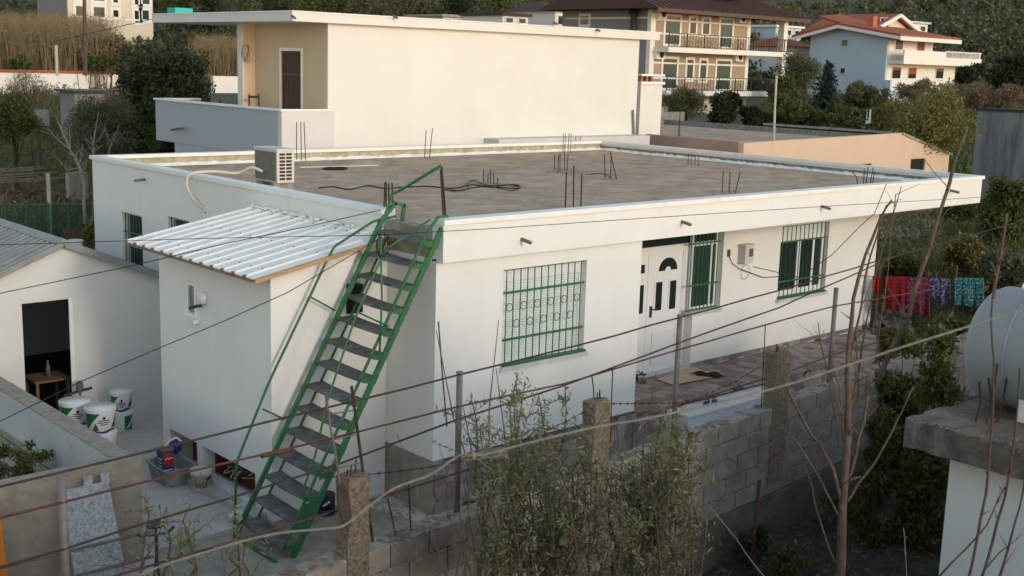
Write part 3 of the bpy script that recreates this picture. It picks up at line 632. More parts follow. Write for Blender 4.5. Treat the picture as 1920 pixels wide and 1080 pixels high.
# ------------------------------------------------------------------ green steel stairs
def stairs():
    root = thing('steel_stairs', (-1.3, .4, 0), 'steep green steel stairs with dark treads climbing to the house roof', 'stairs')
    K = .572; N0, B0 = -2.687, -2.437; dz = .30; yn, yf = -.10, .98         # nosing and back lines of the flight, near and far side
    sl = Vector((K,0,1)).normalized(); pn = Vector((-sl.z,0,sl.x))
    def st(x0, y, z0, z1, w, h, name):
        return MB().bar((x0+K*z0,y,z0), (x0+K*z1,y,z1), w, h, pn).build(name, M['green'], root)
    st(N0, yf, .01, 4.28, .045, .065, 'stringer'); st(B0, yf, .12, 4.05, .022, .028, 'rear_rail')
    st(B0+.01, yn, .01, 4.26, .045, .075, 'stringer'); st(N0+.02, yn, .15, 4.20, .028, .034, 'front_rail')
    for k in range(14):
        z = .215+dz*k; xa, xb = N0+K*z-.01, B0+K*z+.035
        m = MB(); nseg = 6; tilt = -.03; sg = rng.uniform(.008,.022)
        for i in range(nseg):                                                     # slightly sagging tread plate
            y0, y1 = yn+(yf-yn)*i/nseg, yn+(yf-yn)*(i+1)/nseg
            s0, s1 = z-sg*math.sin(math.pi*i/nseg)+tilt*(1-i/nseg), z-sg*math.sin(math.pi*(i+1)/nseg)+tilt*(1-(i+1)/nseg)
            m._a([(xa,y0,s0),(xb,y0,s0),(xb,y1,s1),(xa,y1,s1),(xa,y0,s0-.03),(xb,y0,s0-.03),(xb,y1,s1-.03),(xa,y1,s1-.03)],
                 [(0,1,2,3),(7,6,5,4),(0,4,5,1),(2,6,7,3),(1,5,6,2),(3,7,4,0)])
        m.build('tread', M['tread'], root)
        MB().prism([(xa,yn-.014,z+tilt+.006),(xb+.02,yn-.014,z+tilt+.006),(xb-.04,yn-.014,z+tilt-.10),(xa+.05,yn-.014,z+tilt-.05)], (0,.022,0)).build('bracket', M['green'], root)
        MB().prism([(xa,yf-.03,z+.004),(xb,yf-.03,z+.004),(xb-.03,yf-.03,z-.045),(xa+.03,yf-.03,z-.06)], (0,.022,0)).build('bracket', M['green'], root)
    # handrails
    def rail(pts, r, name='handrail'):
        P = [Vector(p) for p in pts]; q = []
        for i in range(len(P)-1): q += [P[i].lerp(P[i+1], .06), P[i].lerp(P[i+1], .94)]
        return MB().tube([P[0]]+q[1:-1]+[P[-1]], r, 8).build(name, M['green'], root, True)
    y = yf+.03
    R_ = lambda px, py, yy: U(px, py, 'y', yy)
    rail([R_(440,1008,y), R_(443,868,y), R_(505,715,y), R_(581,556,y), R_(612,490,y), R_(627,462,y), R_(700,415,y), (0.02,y,4.30)], .019)
    for (a, b) in (((581,556),(628,582)), ((493,767),(533,786))): rail([R_(*a,y), R_(*b,y)], .013, 'rail_strut')
    y = yn-.02
    rail([R_(580,1000,y), R_(577,985,y), R_(568,920,y), R_(592,850,y), R_(614,750,y), R_(668,590,y), R_(708,500,y), R_(722,468,y), R_(806,412,y)], .015)
    for (a, b) in (((668,584),(728,612)), ((574,802),(622,824))): rail([R_(*a,y), R_(*b,y)], .013, 'rail_strut')
    rail([R_(714,478,y), R_(716,560,y), R_(712,660,y)], .014, 'rail_strut')
    # top landing hooks and the handrail over the roof
    rail([R_(714,478,.05), R_(712,430,.3), (0.0,1.12,4.50), (0.02,1.10,4.62), (.1,1.0,4.68), R_(826,311,.0), ], .022)
    MB().bar((N0+K*4.28,yf,4.27), (.0,yf,4.50), .045,.055).bar((-.02,yf,4.50),(.16,yf,4.46), .045,.05).build('top_hook', M['green'], root)
    MB().bar((.16,yf,4.47),(.12,yf,ZR+.12), .045,.05).build('top_hook', M['green'], root)
    MB().bar((N0+.02+K*4.2,yn,4.19), (-.06,yn,ZT+.05), .03,.036).bar((-.07,yn,ZT+.04),(.12,yn,ZT+.04), .03,.036).build('top_hook', M['green'], root)
    MB().bar((N0,yf,.03),(N0,yn,.03), .05,.025).build('foot_bar', M['green'], root)
    MB().prism([(N0+.42,yn-.02,.72),(B0+.42,yn-.02,.72),(B0+.2,yn-.02,.34),(N0+.2,yn-.02,.34)], (0,.012,0)).build('gusset_plate', M['green'], root)
    cw = MB()
    c = R_(714,447,yn-.04)
    for k in range(5):
        cw.tube([c+Vector((.05*math.sin(a)*(1+.25*k)+.02*math.sin(2*a+k), -.012*k, (.13+.02*k)*math.cos(a)-.12+.02*k)) for a in np.linspace(0,6.283,20)], .0045, 5)
    o = cw.build('cable_hank', M['cable']); tag(o, 'black cable hank hung on the head of the green stairs', 'cable')
stairs()

# ------------------------------------------------------------------ garage with gable
GY = 7.12
def garage():
    root = thing('gabled_garage', (-2.6, 9, 0), 'small cream gabled outbuilding with grey metal roof and an open dark doorway', 'outbuilding')
    xl, xr, ze, zp = -5.1, -.08, 2.25, 3.27; xp = -2.54
    mb = MB(); wall(mb, 'y', GY, GY+.2, xl, xr, 0, 2.25, [(-3.25,-2.38,0,2.32)])
    P = lambda x, z: (x, GY, z)
    mb.prism([P(xl,2.25),P(-3.25,2.25),P(-3.25,2.32),P(-2.38,2.32),P(-2.38,2.25),P(xr,2.25),P(xp,zp)], (0,.2,0))
    wall(mb, 'x', xl, xl+.2, GY+.2, 12.6, 0, 2.25); wall(mb, 'x', xr-.2, xr, GY+.2, 12.6, 0, 2.25); wall(mb, 'y', 12.6, 12.8, xl, xr, 0, 2.25); mb.build('wall', M['paint2'], root)
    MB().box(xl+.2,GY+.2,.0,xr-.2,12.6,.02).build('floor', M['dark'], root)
    # roof: ribbed metal panels on each slope
    for s_, xe in ((-1, xl-.15), (1, xr+.0)):
        zE = zp-(zp-ze)*abs(xe-xp)/abs((xl if s_ < 0 else xr)-xp)
        n = 9
        for i in range(n):
            y0 = GY-.12+(5.9)*i/n; y1 = GY-.12+5.9*(i+1)/n-.012
            m = MB().prism([(xp,y0,zp+.06),(xe,y0,zE+.06),(xe,y1,zE+.06),(xp,y1,zp+.06)], (0,0,.025))
            for t in (.12,.5,.88):
                yy = y0+(y1-y0)*t; m.bar((xp,yy,zp+.095),(xe,yy,zE+.095),.04,.025)
            m.build('roof_panel', M['metalroof'], root)
        m = MB().bar((xp,GY-.125,zp+.03),(xe,GY-.125,zE+.03),.03,.10); m.build('verge_trim', M['metalroof'], root)
    MB().prism([(xp-.14,GY-.15,zp+.05),(xp,GY-.15,zp+.13),(xp+.14,GY-.15,zp+.05)], (0,6,0)).build('ridge_cap', M['metalroof'], root)
    MB().box(-2.45,GY-.004,0,-2.38,GY+.01,2.32).build('door_jamb', M['capwhite'], root)
    MB().tube([(-3.6,9.2,3.0),(-3.9,8.0,2.92)], .02, 5).build('red_strip', M['redlabel'], root)
    # things in the doorway
    t = thing('work_table', (-2.6,7.75,0), 'brown wooden work table just inside the dark doorway of the outbuilding', 'table')
    MB().box(-2.95,7.5,.78,-2.32,8.1,.82).build('table_top', M['dkwood'], t)
    for (x, y) in ((-2.92,7.53),(-2.38,7.53),(-2.92,8.05),(-2.38,8.05)): MB().box(x,y,.02,x+.05,y+.05,.78).build('leg', M['dkwood'], t)
    b = MB().lathe([(.04,.82),(.04,1.0),(.015,1.06),(.015,1.12)], (-2.62,7.75,0), 10).build('glass_bottle', M['pipe'], None, True); tag(b, 'pale bottle standing on the work table inside the doorway', 'bottle')
    sk = MB().blob((-3.1,7.6,.3), (.14,.16,.3), seed=4, amp=.12); tag(sk.build('sack', M['dirtybucket'], None, True), 'dusty pale sack slumped inside the left side of the dark doorway', 'sack')
    bx = MB().box(-3.2,7.6,.0,-2.98,7.9,.35).build('wooden_crate', M['dkwood']); tag(bx, 'small brown crate on the floor of the dark doorway', 'crate')
M['metalroof'] = mat('grey_metal_roof', (.255,.265,.26), .55, .15, 3, .1, 15, spec=.4, stain=(.17,.16,.145), stain_scale=2, stain_amt=.6)
garage()

# ------------------------------------------------------------------ planter walls bottom left
def planter():
    root = thing('planter_wall', (-4.6, 2.5, 0), 'rough concrete low planter wall with a pale blue-grey inner face beside the buckets', 'planter')
    Z = 1.4
    MB().box(-4.26,1.3,0,-4.0,7.05,Z).build('side_wall', M['rawcon'], root)
    MB().box(-4.285,1.32,Z-.62,-4.262,7.05,Z-.03).build('painted_face', M['lilac2'], root)
    MB().box(-9,1.06,0,-3.97,1.298,Z).build('front_wall', M['planterface'], root)
    MB().box(-5.1,1.3,0,-4.29,7.05,Z-.75).build('inner_ledge', M['rawcon'], root)
    MB().box(-9,1.3,0,-5.1,7.05,.55).build('earth_fill', M['soil'], root)
    cr = MB()
    for i in range(240):
        if i % 2: c = (rng.uniform(-4.27,-3.99), rng.uniform(1.1,7), Z)
        else: c = (rng.uniform(-7,-4), rng.choice((rng.uniform(1.06,1.29), 1.07, 1.28)), Z)
        cr.blob(c, (rng.uniform(.01,.035),rng.uniform(.01,.04),rng.uniform(.004,.009)), seed=i, amp=.35, sub=1)
    tag(cr.build('cement_crumbs', M['mortar'], root), kind='stuff')
M['lilac2'] = mat('blue_grey_paint', (.46,.47,.49), .9, .08, 2, .2, 30, stain=(.33,.31,.29), stain_scale=1.8, stain_amt=.5)
M['planterface'] = mat('sandy_render', (.36,.30,.235), .95, .2, 4, .6, 30, stain=(.17,.145,.115), stain_scale=1.6, stain_amt=.7)
planter()
# ------------------------------------------------------------------ buckets and clutter in the yard
def bucket(loc, rz, label, h=.37, r0=.135, r1=.16, lid=True, half=False):
    loc = Vector(loc); root = thing('paint_bucket', loc, label, 'bucket', 'white paint buckets in the yard')
    MB().lathe([(r0-.01,0),(r0,.012),(r1,h-.03),(r1,h)], loc, 28).build('body', M['plwhite'], root, True)
    rm = MB().lathe([(r1+.012,h-.065),(r1+.014,h-.06),(r1+.014,h-.008),(r1+.004,h),(r1-.02,h-.004),(.001,h-.006)] if lid else [(r1+.012,h-.06),(r1+.012,h)], loc, 28).build('lid', M['plwhite'], root)
    def patch(pts, m, name, off=.0025):
        # pts: (angle, height) outline wrapped round the tapered wall, split finely
        mb = MB(); n = 10
        (a0, a1, f0, f1) = pts
        for i in range(n):
            t0, t1 = i/n, (i+1)/n; q = []
            for (t, w_) in ((t0,0),(t1,0),(t1,1),(t0,1)):
                a = a0+(a1-a0)*t; z = (f0(t) if w_ == 0 else f1(t)); r_ = r0+(r1-r0)*z/h+off
                q.append(loc+Vector((r_*math.cos(a+rz), r_*math.sin(a+rz), z)))
            if (q[3]-q[0]).length < 1e-4 and (q[2]-q[1]).length < 1e-4: continue
            mb.quad(*q)
        mb.build(name, m, root)
    hb = h-.075
    patch((-1.35,-.2,lambda t: .03+(hb-.03)*t*.98, lambda t: hb), M['plgreen'], 'green_triangle')
    patch((-.75,-.25,lambda t: .06, lambda t: .06+.13*(1-abs(2*t-1))), M['plgreen'], 'green_triangle', .003)
    patch((-1.15,1.15,lambda t: .02+.015*math.sin(t*9), lambda t: .055+.015*math.sin(t*9+.6)), M['plblue'], 'blue_wave')
    patch((.0,.22,lambda t: hb-.075-.03*math.sin(math.pi*t), lambda t: hb-.075+.03*math.sin(math.pi*t)), M['ink'], 'round_emblem')
    for (z, a) in ((hb-.125,.34),(hb-.16,.45),(hb-.195,.25)): patch((.1-a,.1+a,lambda t, z=z: z, lambda t, z=z: z+.016), M['ink'], 'print_line')
    patch((.7,1.35,lambda t: .08, lambda t: hb*(.3+.7*t)), M['plgreen'], 'green_triangle')
    return root
toc = lambda p: math.atan2(CO.y-p[1], CO.x-p[0])
BK = [((-2.87,5.98),.42,.42,.24,'white paint bucket with green print nearest the open doorway',.1), ((-2.87,5.98),0,.42,.24,'white paint bucket hidden under the one nearest the doorway',.1),
      ((-2.68,5.40),.42,.42,.245,'front white paint bucket on top of its stack by the planter wall',.15), ((-2.68,5.40),0,.42,.245,'bottom paint bucket of the front stack half hidden by the planter wall',-.9),
      ((-1.83,6.50),.36,.36,.185,'top bucket of the rear stack against the cream wall',-.1), ((-1.83,6.50),0,.36,.185,'bottom bucket of the rear stack turned to its plain side',1.6)]
for (p, z, h, r, lab, da) in BK: bucket((p[0],p[1],z+.005), toc(p)+da, lab, h, r*.86, r)
def faucet():
    p = U(150,735,'y',GY-.25); root = thing('standpipe_tap', (p.x,p.y,0), 'grey standpipe with a wrapped tap beside the open doorway', 'tap')
    MB().tube([(p.x,p.y,0),(p.x,p.y,p.z+.1)], .022, 8).build('pipe', M['pipe'], root); MB().lathe([(.05,p.z+.0),(.065,p.z+.05),(.055,p.z+.18),(.03,p.z+.2)], (p.x,p.y,0), 10).build('wrapping', M['plblue2'], root)
    MB().tube([(p.x-.3,p.y-.02,p.z-.02),(p.x+.0,p.y-.03,p.z+.03),(p.x+.2,p.y-.03,p.z+.05)], .025, 6).build('tap_arm', M['darkbark'], root)
M['plblue2'] = mat('slate_tape', (.12,.13,.15), .7, .2, 9)
faucet()
def clutter():
    # grey mixing tub
    c = Vector((-2.32,3.62,.01)); root = thing('mixing_tub', c, 'grey rectangular mortar tub on the yard below the shed', 'tub')
    o, i_ = MB(), None
    def ring(hx, hy, z, n=5): 
        pts = []
        for (sx, sy, a0) in ((1,1,0),(-1,1,90),(-1,-1,180),(1,-1,270)):
            for k in range(n): a = math.radians(a0+90*k/(n-1)); pts.append((c.x+sx*(hx-.07)+.07*math.cos(a), c.y+sy*(hy-.07)+.07*math.sin(a), c.z+z))
        return pts
    rs = [ring(.21,.31,0),ring(.25,.36,.27),ring(.28,.39,.28),ring(.28,.39,.26)]; ins = [ring(.28,.39,.28),ring(.245,.355,.275),ring(.2,.3,.02)]
    for seq in (rs, ins):
        for a, b in zip(seq, seq[1:]):
            n = len(a)
            for k in range(n): o.quad(a[k],a[(k+1)%n],b[(k+1)%n],b[k])
    o._a(ring(.2,.3,.02), [tuple(range(20))]); o.build('tub_body', M['plgrey'], root)
    # blue paint tin standing in it
    t = thing('paint_tin', (-2.36,3.72,.04), 'tall square blue tin with a red label standing in the grey tub', 'tin')
    b = MB().box(-2.46,3.62,.04,-2.27,3.82,.50).build('body', M['bluetin'], t); MB().box(-2.465,3.615,.48,-2.265,3.825,.505).build('rim', M['pipe'], t)
    MB().prism([(-2.45,3.614,.26),(-2.29,3.614,.22),(-2.275,3.614,.40),(-2.36,3.614,.46),(-2.45,3.614,.43)], (0,.004,0)).build('red_label', M['redlabel'], t)
    MB().tube([(-2.42,3.61,.35),(-2.38,3.61,.38),(-2.36,3.61,.35),(-2.33,3.61,.37),(-2.30,3.61,.36)], .008, 4).build('white_script', M['plwhite'], t)
    for k in range(5): MB().box(-2.464,3.65,.12+.055*k,-2.4601,3.79,.135+.055*k).build('print_line', M['plwhite'], t)
    for k in range(3): MB().box(-2.44,3.6155,.10+.035*k,-2.30,3.6199,.115+.035*k).build('print_line', M['plwhite'], t)
    MB().tube([(-2.40,3.72,.5),(-2.3,3.7,.62),(-2.2,3.66,.66),(-2.15,3.6,.60)], .02, 6).build('spout', M['dirtybucket'], t)
    bl = MB().blob((-2.08,3.95,.42), (.10,.10,.13), seed=3, amp=.12); tag(bl.build('plastic_bag', M['plblue'], None, True), 'crumpled dark blue bag tucked behind the blue tin', 'bag')
    # dirty bucket
    c = U(374,925,'z',.01)+Vector((.1,.12,0)); r = thing('dirty_bucket', c, 'dirty cream bucket with rust stains beside the grey tub', 'bucket')
    MB().lathe([(.13,0),(.135,.01),(.155,.25),(.17,.25),(.17,.33),(.155,.335),(.145,.33),(.14,.28),(.001,.28)], c, 26).build('body', M['dirtybucket'], r, True)
    for a in (.0,.35,.7,-.35): 
        aa = toc(c)+a*.9-.3; MB().tube([c+Vector((.152*math.cos(aa),.152*math.sin(aa),.08)), c+Vector((.158*math.cos(aa+.1),.158*math.sin(aa+.1),.16)), c+Vector((.152*math.cos(aa+.2),.152*math.sin(aa+.2),.08))], .006, 4).build('printed_arch', M['ink'], r)
    a = toc(c)+.8; MB().bar(c+Vector((.16*math.cos(a-.3),.16*math.sin(a-.3),.2)), c+Vector((.16*math.cos(a+.3),.16*math.sin(a+.3),.235)), .02,.02).build('handle', M['ink'], r)
    # bags behind the stairs
    for k, (px, py, s_, lab) in enumerate(((470,945,.16,'pale crumpled plastic bag behind the foot of the stairs'), (447,965,.12,'smaller crumpled white bag left of the stair foot'), (432,908,.1,'small white bag at the mouth of the wood store'))):
        p = U(px, py, 'z', .1); tag(MB().blob((p.x,p.y,.02+s_*.62), (s_,s_*.9,s_*.6), seed=20+k, amp=.18, sub=3).build('plastic_bag', M['bag'], None, True), lab, 'bag')
    p = U(568,950,'z',.02); tag(MB().lathe([(.15,0),(.16,.02),(.165,.26),(.15,.27),(.001,.26)], p, 20).build('white_drum', M['dirtybucket'], None, True), 'pale drum lying in the shade under the lower stair treads', 'drum')
    p = U(613,962,'z',.02); r = thing('paint_can', p, 'black paint can with a blue base beside the stair foot', 'can')
    MB().lathe([(.12,.08),(.12,.30),(.11,.31),(.001,.305)], p, 20).build('body', M['ink'], r, True); MB().lathe([(.122,0),(.122,.08),(.119,.082)], p, 20).build('base_band', M['plblue'], r, True)
    for k in range(3): a = toc(p)-.5+.3*k; MB().bar(p+Vector((.122*math.cos(a),.122*math.sin(a),.15+.03*k)), p+Vector((.122*math.cos(a+.28),.122*math.sin(a+.28),.17+.02*k)), .004,.03).build('print_mark', M['plwhite'], r)
    for k in range(26):
        p = U(rng.uniform(200,430), rng.uniform(800,960), 'z', .006)
        if p.x > -2.25 and 1.0 < p.y < 4.6: continue
        if p.x < -3.9: continue
    ch = MB()
    for k in range(60):
        p = (rng.uniform(-3.7,-2.3), rng.uniform(1.5,6.8), .008); ch.blob(p, (rng.uniform(.012,.03),rng.uniform(.012,.03),.007), seed=k, sub=1)
    tag(ch.build('paint_chips', M['capwhite']), 'scattered white paint chips on the yard concrete', 'debris', kind='stuff')
    rb = MB()
    for k in range(260):
        p = (rng.uniform(-.6,.0), rng.uniform(-.25,1.1), .01) if k % 2 else (rng.uniform(0,2.2), rng.uniform(-.3,-.05), .01); rb.blob(p, (rng.uniform(.01,.03),rng.uniform(.01,.03),.012), seed=k, sub=1)
    tag(rb.build('rubble', M['rawcon']), 'fine rubble along the foot of the house plinth', 'debris', kind='stuff')
    # granite slab leaning on the planter front
    a, b = U(92,930,'y',.9), U(195,898,'y',.9); r = thing('granite_slab', (a.x+.3,.6,0), 'speckled grey granite slab leaning on the sandy planter wall', 'slab')
    A = Vector((-5.07,.98,1.22)); B = Vector((-4.47,.98,1.22)); A2 = Vector((-5.05,.62,.0)); B2 = Vector((-4.42,.62,.0))
    MB().prism([A2,B2,B,A], (0,-.05,.012)).build('slab', M['granite'], r)
    for t in (.5,.86): q = A.lerp(B,t); MB().prism([q,q+Vector((.1,0,0)),q+Vector((.1,.02,.11)),q+Vector((0,.02,.11))], (0,-.05,.0)).build('lug', M['granite'], r)
    for k, z in enumerate((.62,.28)):
        o = MB().tube([(-7.5,.52,z+.03),(-5.4,.5,z),(-4.1,.5,z-.01)], .022, 8).build('scaffold_tube', M['pipe']); tag(o, ('upper' if k == 0 else 'lower')+' grey tube lying across in front of the granite slab', 'tube')
    o = MB().prism([(-6.15,.75,0),(-5.80,.75,0),(-5.83,.9,1.25),(-6.05,.9,1.25)], (0,-.03,0)).build('orange_board', M['orange']); tag(o, 'orange board standing at the left edge before the planter wall', 'board')
clutter()
def bicycle():
    p = U(292,1003,'z',1.0); d = Vector((.904,-.427,0)).normalized(); f = Vector((-.427,-.904,0)).normalized()
    r = thing('bicycle', (p.x,p.y,0), 'black bicycle parked by the planter wall, only its handlebar clearly in view', 'bicycle')
    h = Vector((p.x,p.y,1.0))
    MB().tube([h-d*.19-f*.12+Vector((0,0,-.02)), h-d*.14, h, h+d*.14+Vector((0,0,.02)), h+d*.19-f*.12+Vector((0,0,.03))], .014, 8).build('handlebar', M['ink'], r)
    for s_ in (-1,1): MB().tube([h+d*s_*.15-f*.02+Vector((0,0,.02*s_)), h+d*s_*.20-f*.13+Vector((0,0,.028*s_))], .02, 8).build('grip', M['ink'], r)
    MB().tube([h, h-Vector((0,0,.15))+f*.02, h+f*.1-Vector((0,0,.35))], .018, 8).build('stem', M['ink'], r)
    def wheel(c):
        w = MB().tube([c+f*.33*math.cos(a)+Vector((0,0,.33*math.sin(a))) for a in np.linspace(0,6.2832,33)], .022, 8).build('wheel', M['ink'], r)
        for k in range(12): a = k*math.pi/6; MB().bar(c, c+f*.31*math.cos(a)+Vector((0,0,.31*math.sin(a))), .004,.004).build('spoke', M['pipe'], w)
    fw = Vector((h.x,h.y,.35))+f*.25; bw = fw-f*1.05; wheel(fw); wheel(bw)
    bb = Vector((h.x,h.y,.32))-f*.35; hd = h+f*.05-Vector((0,0,.2)); st = bb-f*.15+Vector((0,0,.55))
    fr = MB(); [fr.tube([a,b],.017,8) for a,b in ((hd,bb),(hd,st),(bb,st),(bb,bw),(st,bw))]; fr.build('frame', M['ink'], r)
    fk = MB(); [fk.tube([hd, fw+d*s_*.06],.013,8) for s_ in (-1,1)]; fk.build('fork', M['ink'], r)
    MB().blob(st+Vector((0,0,.06)), (.12,.09,.04), seed=1, amp=.1).build('saddle', M['ink'], r, True)
bicycle()
def porch_items():
    r = thing('doormat', (7.2,1.1,ZQ), 'beige doormat with a dark fringe on the porch before the door', 'doormat')
    q = [U(1232,712,'z',ZQ+.01),U(1298,688,'z',ZQ+.01),U(1352,706,'z',ZQ+.01),U(1262,722,'z',ZQ+.01)]
    MB().prism(q, (0,0,.012)).build('pad', M['mat'], r)
    MB().tube([q[0],q[1]],.012,5).tube([q[3],q[2]],.012,5).build('fringe', M['dkwood'], r)
    m = MB(); a, b = U(1300,702,'z',ZQ+.03), U(1350,705,'z',ZQ+.03); n = 14
    for i in range(n):
        p = []
        for t in (i/n,(i+1)/n):
            c = a.lerp(b,t); h = .03+.055*abs(math.sin(t*6.0)); wv = .16*(1-.3*math.sin(t*9)); p.append((c+Vector((0,-wv,.0)), c+Vector((0,0,h)), c+Vector((0,wv,0))))
        m.quad(p[0][0],p[1][0],p[1][1],p[0][1]); m.quad(p[0][1],p[1][1],p[1][2],p[0][2])
    tag(m.build('dark_cloth', M['darkred']), 'crumpled dark maroon cloth dropped at the end of the doormat', 'cloth')
    zt = .652
    for k, (px, py) in enumerate(((1324,757),(1340,754))):
        c = U(px,py,'z',zt); a = .5+.2*k; e = Vector((math.cos(a),math.sin(a),0)); g = Vector((-e.y,e.x,0))
        s_ = thing('slipper', c, ('left' if k == 0 else 'right')+'-hand navy rubber slipper of the pair on the marble step', 'slipper', 'pair of slippers on the step')
        out = [c+e*.13*math.cos(t)+g*(.047+.008*math.cos(t))*math.sin(t) for t in np.linspace(0,6.283,16)[:-1]]
        MB().prism(out,(0,0,.022)).build('sole', M['navy'], s_)
        st = MB()
        arc = [(c+g*.05*math.cos(t)+Vector((0,0,.02+.055*math.sin(t)))) for t in np.linspace(0,math.pi,9)]
        for u_, v_ in zip(arc, arc[1:]): st.quad(u_-e*.0,v_-e*.0,v_+e*.085,u_+e*.085)
        st.build('strap', M['navy'], s_)
    for k, (dx, c, nm) in enumerate(((0,'plred2','small red flower pot beside the door'),(.12,'plwhite','small white flower pot beside the door'),(.22,'plgrey','small grey flower pot beside the door'))):
        p = U(1194+dx*60,712+3*k,'z',ZQ+.005); r = thing('flower_pot', p, nm, 'flower pot'); MB().lathe([(.04,0),(.055,.09),(.06,.1),(.05,.1),(.001,.09)], p, 12).build('pot', M[c], r, True)
        lf = MB(); [lf.blob(p+Vector((rng.uniform(-.05,.05),rng.uniform(-.05,.05),.12+rng.uniform(0,.06))), (.022,.022,.015), seed=q, sub=1) for q in range(8)]; lf.build('flowers', M['peachy'] if k == 0 else M['L_green'], r)
M['darkred'] = mat('maroon_cloth', (.05,.015,.015), .95, .2, 8); M['plred2'] = mat('terracotta', (.42,.13,.07), .7, .15, 8); M['peachy'] = mat('orange_petal', (.6,.2,.12), .8, .2, 20)
porch_items()

# ------------------------------------------------------------------ fence on the block wall
def fence():
    pipes = [((115,893),1180),((862,697),968),((1275,590),745),((1568,540),692)]
    names = ['grey fence pipe at the far left before the granite slab','grey fence pipe standing before the house corner and shuttered window','grey fence pipe standing in front of the white door','grey fence pipe standing in front of the right end of the white house']
    for ((x, y), yb), lab in zip(pipes, names):
        t = UW(x, y, .15); b = Vector((t.x, t.y, WZ-.05)); r = thing('fence_pipe', b, lab, 'post', 'steel pipes of the fence')
        MB().tube([b, t], .027, 10).build('pipe', M['pipe'], r, True); MB().lathe([(.029,0),(.029,.012),(.001,.012)], t-Vector((0,0,.01)), 10).build('cap', M['pipe'], r)
    R = {'top rusty wire rail of the garden fence': ([(-60,927),(0,913),(333,833),(640,758),(862,703),(1087,647),(1280,594),(1460,545),(1640,491),(1880,425),(1990,392)], .008, 'rust'),
         'red-brown rod rail second from the top of the fence': ([(-60,987),(0,972),(253,907),(493,853),(640,818),(857,763),(1057,720),(1127,699),(1280,653),(1433,610),(1567,573),(1747,543)], .008, 'redrust'),
         'dark wire rail third from the top of the fence': ([(-60,1082),(0,1063),(120,1030),(267,983),(437,933),(640,868),(857,787),(1057,723),(1127,698),(1280,640),(1460,577),(1527,547),(1640,497),(1700,472)], .008, 'rust'),
         'lowest red rod rail of the fence': ([(150,1100),(217,1080),(447,1013),(690,940),(853,888),(960,857),(1280,757),(1487,693),(1567,663),(1640,643),(1700,625)], .008, 'redrust')}
    for lab, (pts, r, m) in R.items():
        P = [UW(x, y, .13) for x, y in pts]; q = []
        for a, b in zip(P, P[1:]):
            n = max(1, int((b-a).length/.5))
            for i in range(n): q.append(a.lerp(b, i/n)+Vector((0,0,rng.uniform(-.004,.004))))
        tag(MB().tube(q+[P[-1]], r, 6).build('fence_rail', M[m]), lab, 'rail', 'rails of the garden fence')
    sl = MB().tube([UW(490,855,.13),UW(545,843,.13)], .018, 6).build('rail_sleeve', M['redrust']); tag(sl, 'thicker red splice on the second fence rail before the stairs', 'sleeve')
    # cast concrete posts with stones showing
    for (x0, x1, yt, lab, k) in ((652,690,897,'pebbly concrete fence post nearest the stair foot',0),(1114,1143,757,'pebbly concrete fence post rising from the olive bush',1),(1456,1482,664,'mossy concrete fence post beside the marble steps',2)):
        a, b = UW(x0,yt,.0), UW(x1,yt,.0); c = (a+b)/2+WN*.06; w = (b-a).length/2; r = thing('concrete_post', (c.x,c.y,WZ-.9), lab, 'post', 'cast concrete posts on the block wall')
        m = MB(); n = 9; R_ = random.Random(k); rings = []
        for i in range(n+1):
            z = WZ-.9+(a.z-WZ+.9)*i/n; ring = []
            for (s_, t_) in ((-1,-1),(0,-1.05),(1,-1),(1.04,0),(1,1),(0,1.03),(-1,1),(-1.04,0)):
                p = Vector((c.x,c.y,0))+WT*(s_*w*(1+R_.uniform(-.07,.07)))+WN*(t_*.075*(1+R_.uniform(-.07,.07))); ring.append((p.x,p.y,z+(R_.uniform(-.02,.02) if i == n else 0)))
            rings.append(ring)
        for g, h in zip(rings, rings[1:]):
            for i in range(8): m.quad(g[i],g[(i+1)%8],h[(i+1)%8],h[i])
        m._a(rings[-1], [tuple(range(8))]); m.build('shaft', M['gravelcon'], r)
        pb = MB()
        for i in range(320):
            p = Vector((c.x,c.y,0))+WT*R_.uniform(-w,w)-WN*(.073+R_.uniform(-.004,.006)) if i % 3 else Vector((c.x,c.y,0))-WT*w*1.0+WN*R_.uniform(-.07,.07)
            pb.blob((p.x,p.y,R_.uniform(WZ-.6,a.z)), (R_.uniform(.005,.013),R_.uniform(.005,.013),R_.uniform(.005,.012)), seed=i, sub=1)
        tag(pb.build('pebbles', M['gravelcon'], r), kind='stuff')
        for i in range(3): p = c+WT*R_.uniform(-w*.7,w*.7); MB().tube([(p.x,p.y,a.z-.05),(p.x+R_.uniform(-.02,.02),p.y,a.z+R_.uniform(.04,.11))], .006, 5).build('rebar_stub', M['rust'], r)
    # rods and barbed wire
    V = [((1110,706),(1114,760),'thin dark rod left of the middle concrete post'),((1149,690),(1144,868),'thin rusty rod right of the middle concrete post'),((1435,611),(1427,770),'thin dark rod hanging before the marble steps'),((822,603),(838,800),'slim stick leaning before the house corner'),((727,935),(760,1070),'bent wire by the wall top left of the corner'),((766,910),(775,1060),'upright wire left of the house corner')]
    for (a, b, lab) in V:
        A, B = UW(*a,.1), UW(*b,.1); tag(MB().tube([A, A.lerp(B,.5)+Vector((rng.uniform(-.01,.01),0,0)), B], .006, 5).build('fence_rod', M['rust']), lab, 'rod')
    r = thing('barbed_wire', UW(700,890), 'strand of barbed wire sagging between the concrete posts', 'wire')
    pts = [(600,898),(640,893),(690,890),(770,881),(830,872),(950,845),(1105,768),(1125,757),(1163,757),(1230,756),(1290,755),(1380,715),(1460,665)]; P = [UW(x,y,.1) for x,y in pts]
    MB().tube(P, .004, 4).build('strand', M['rust'], r); br = MB()
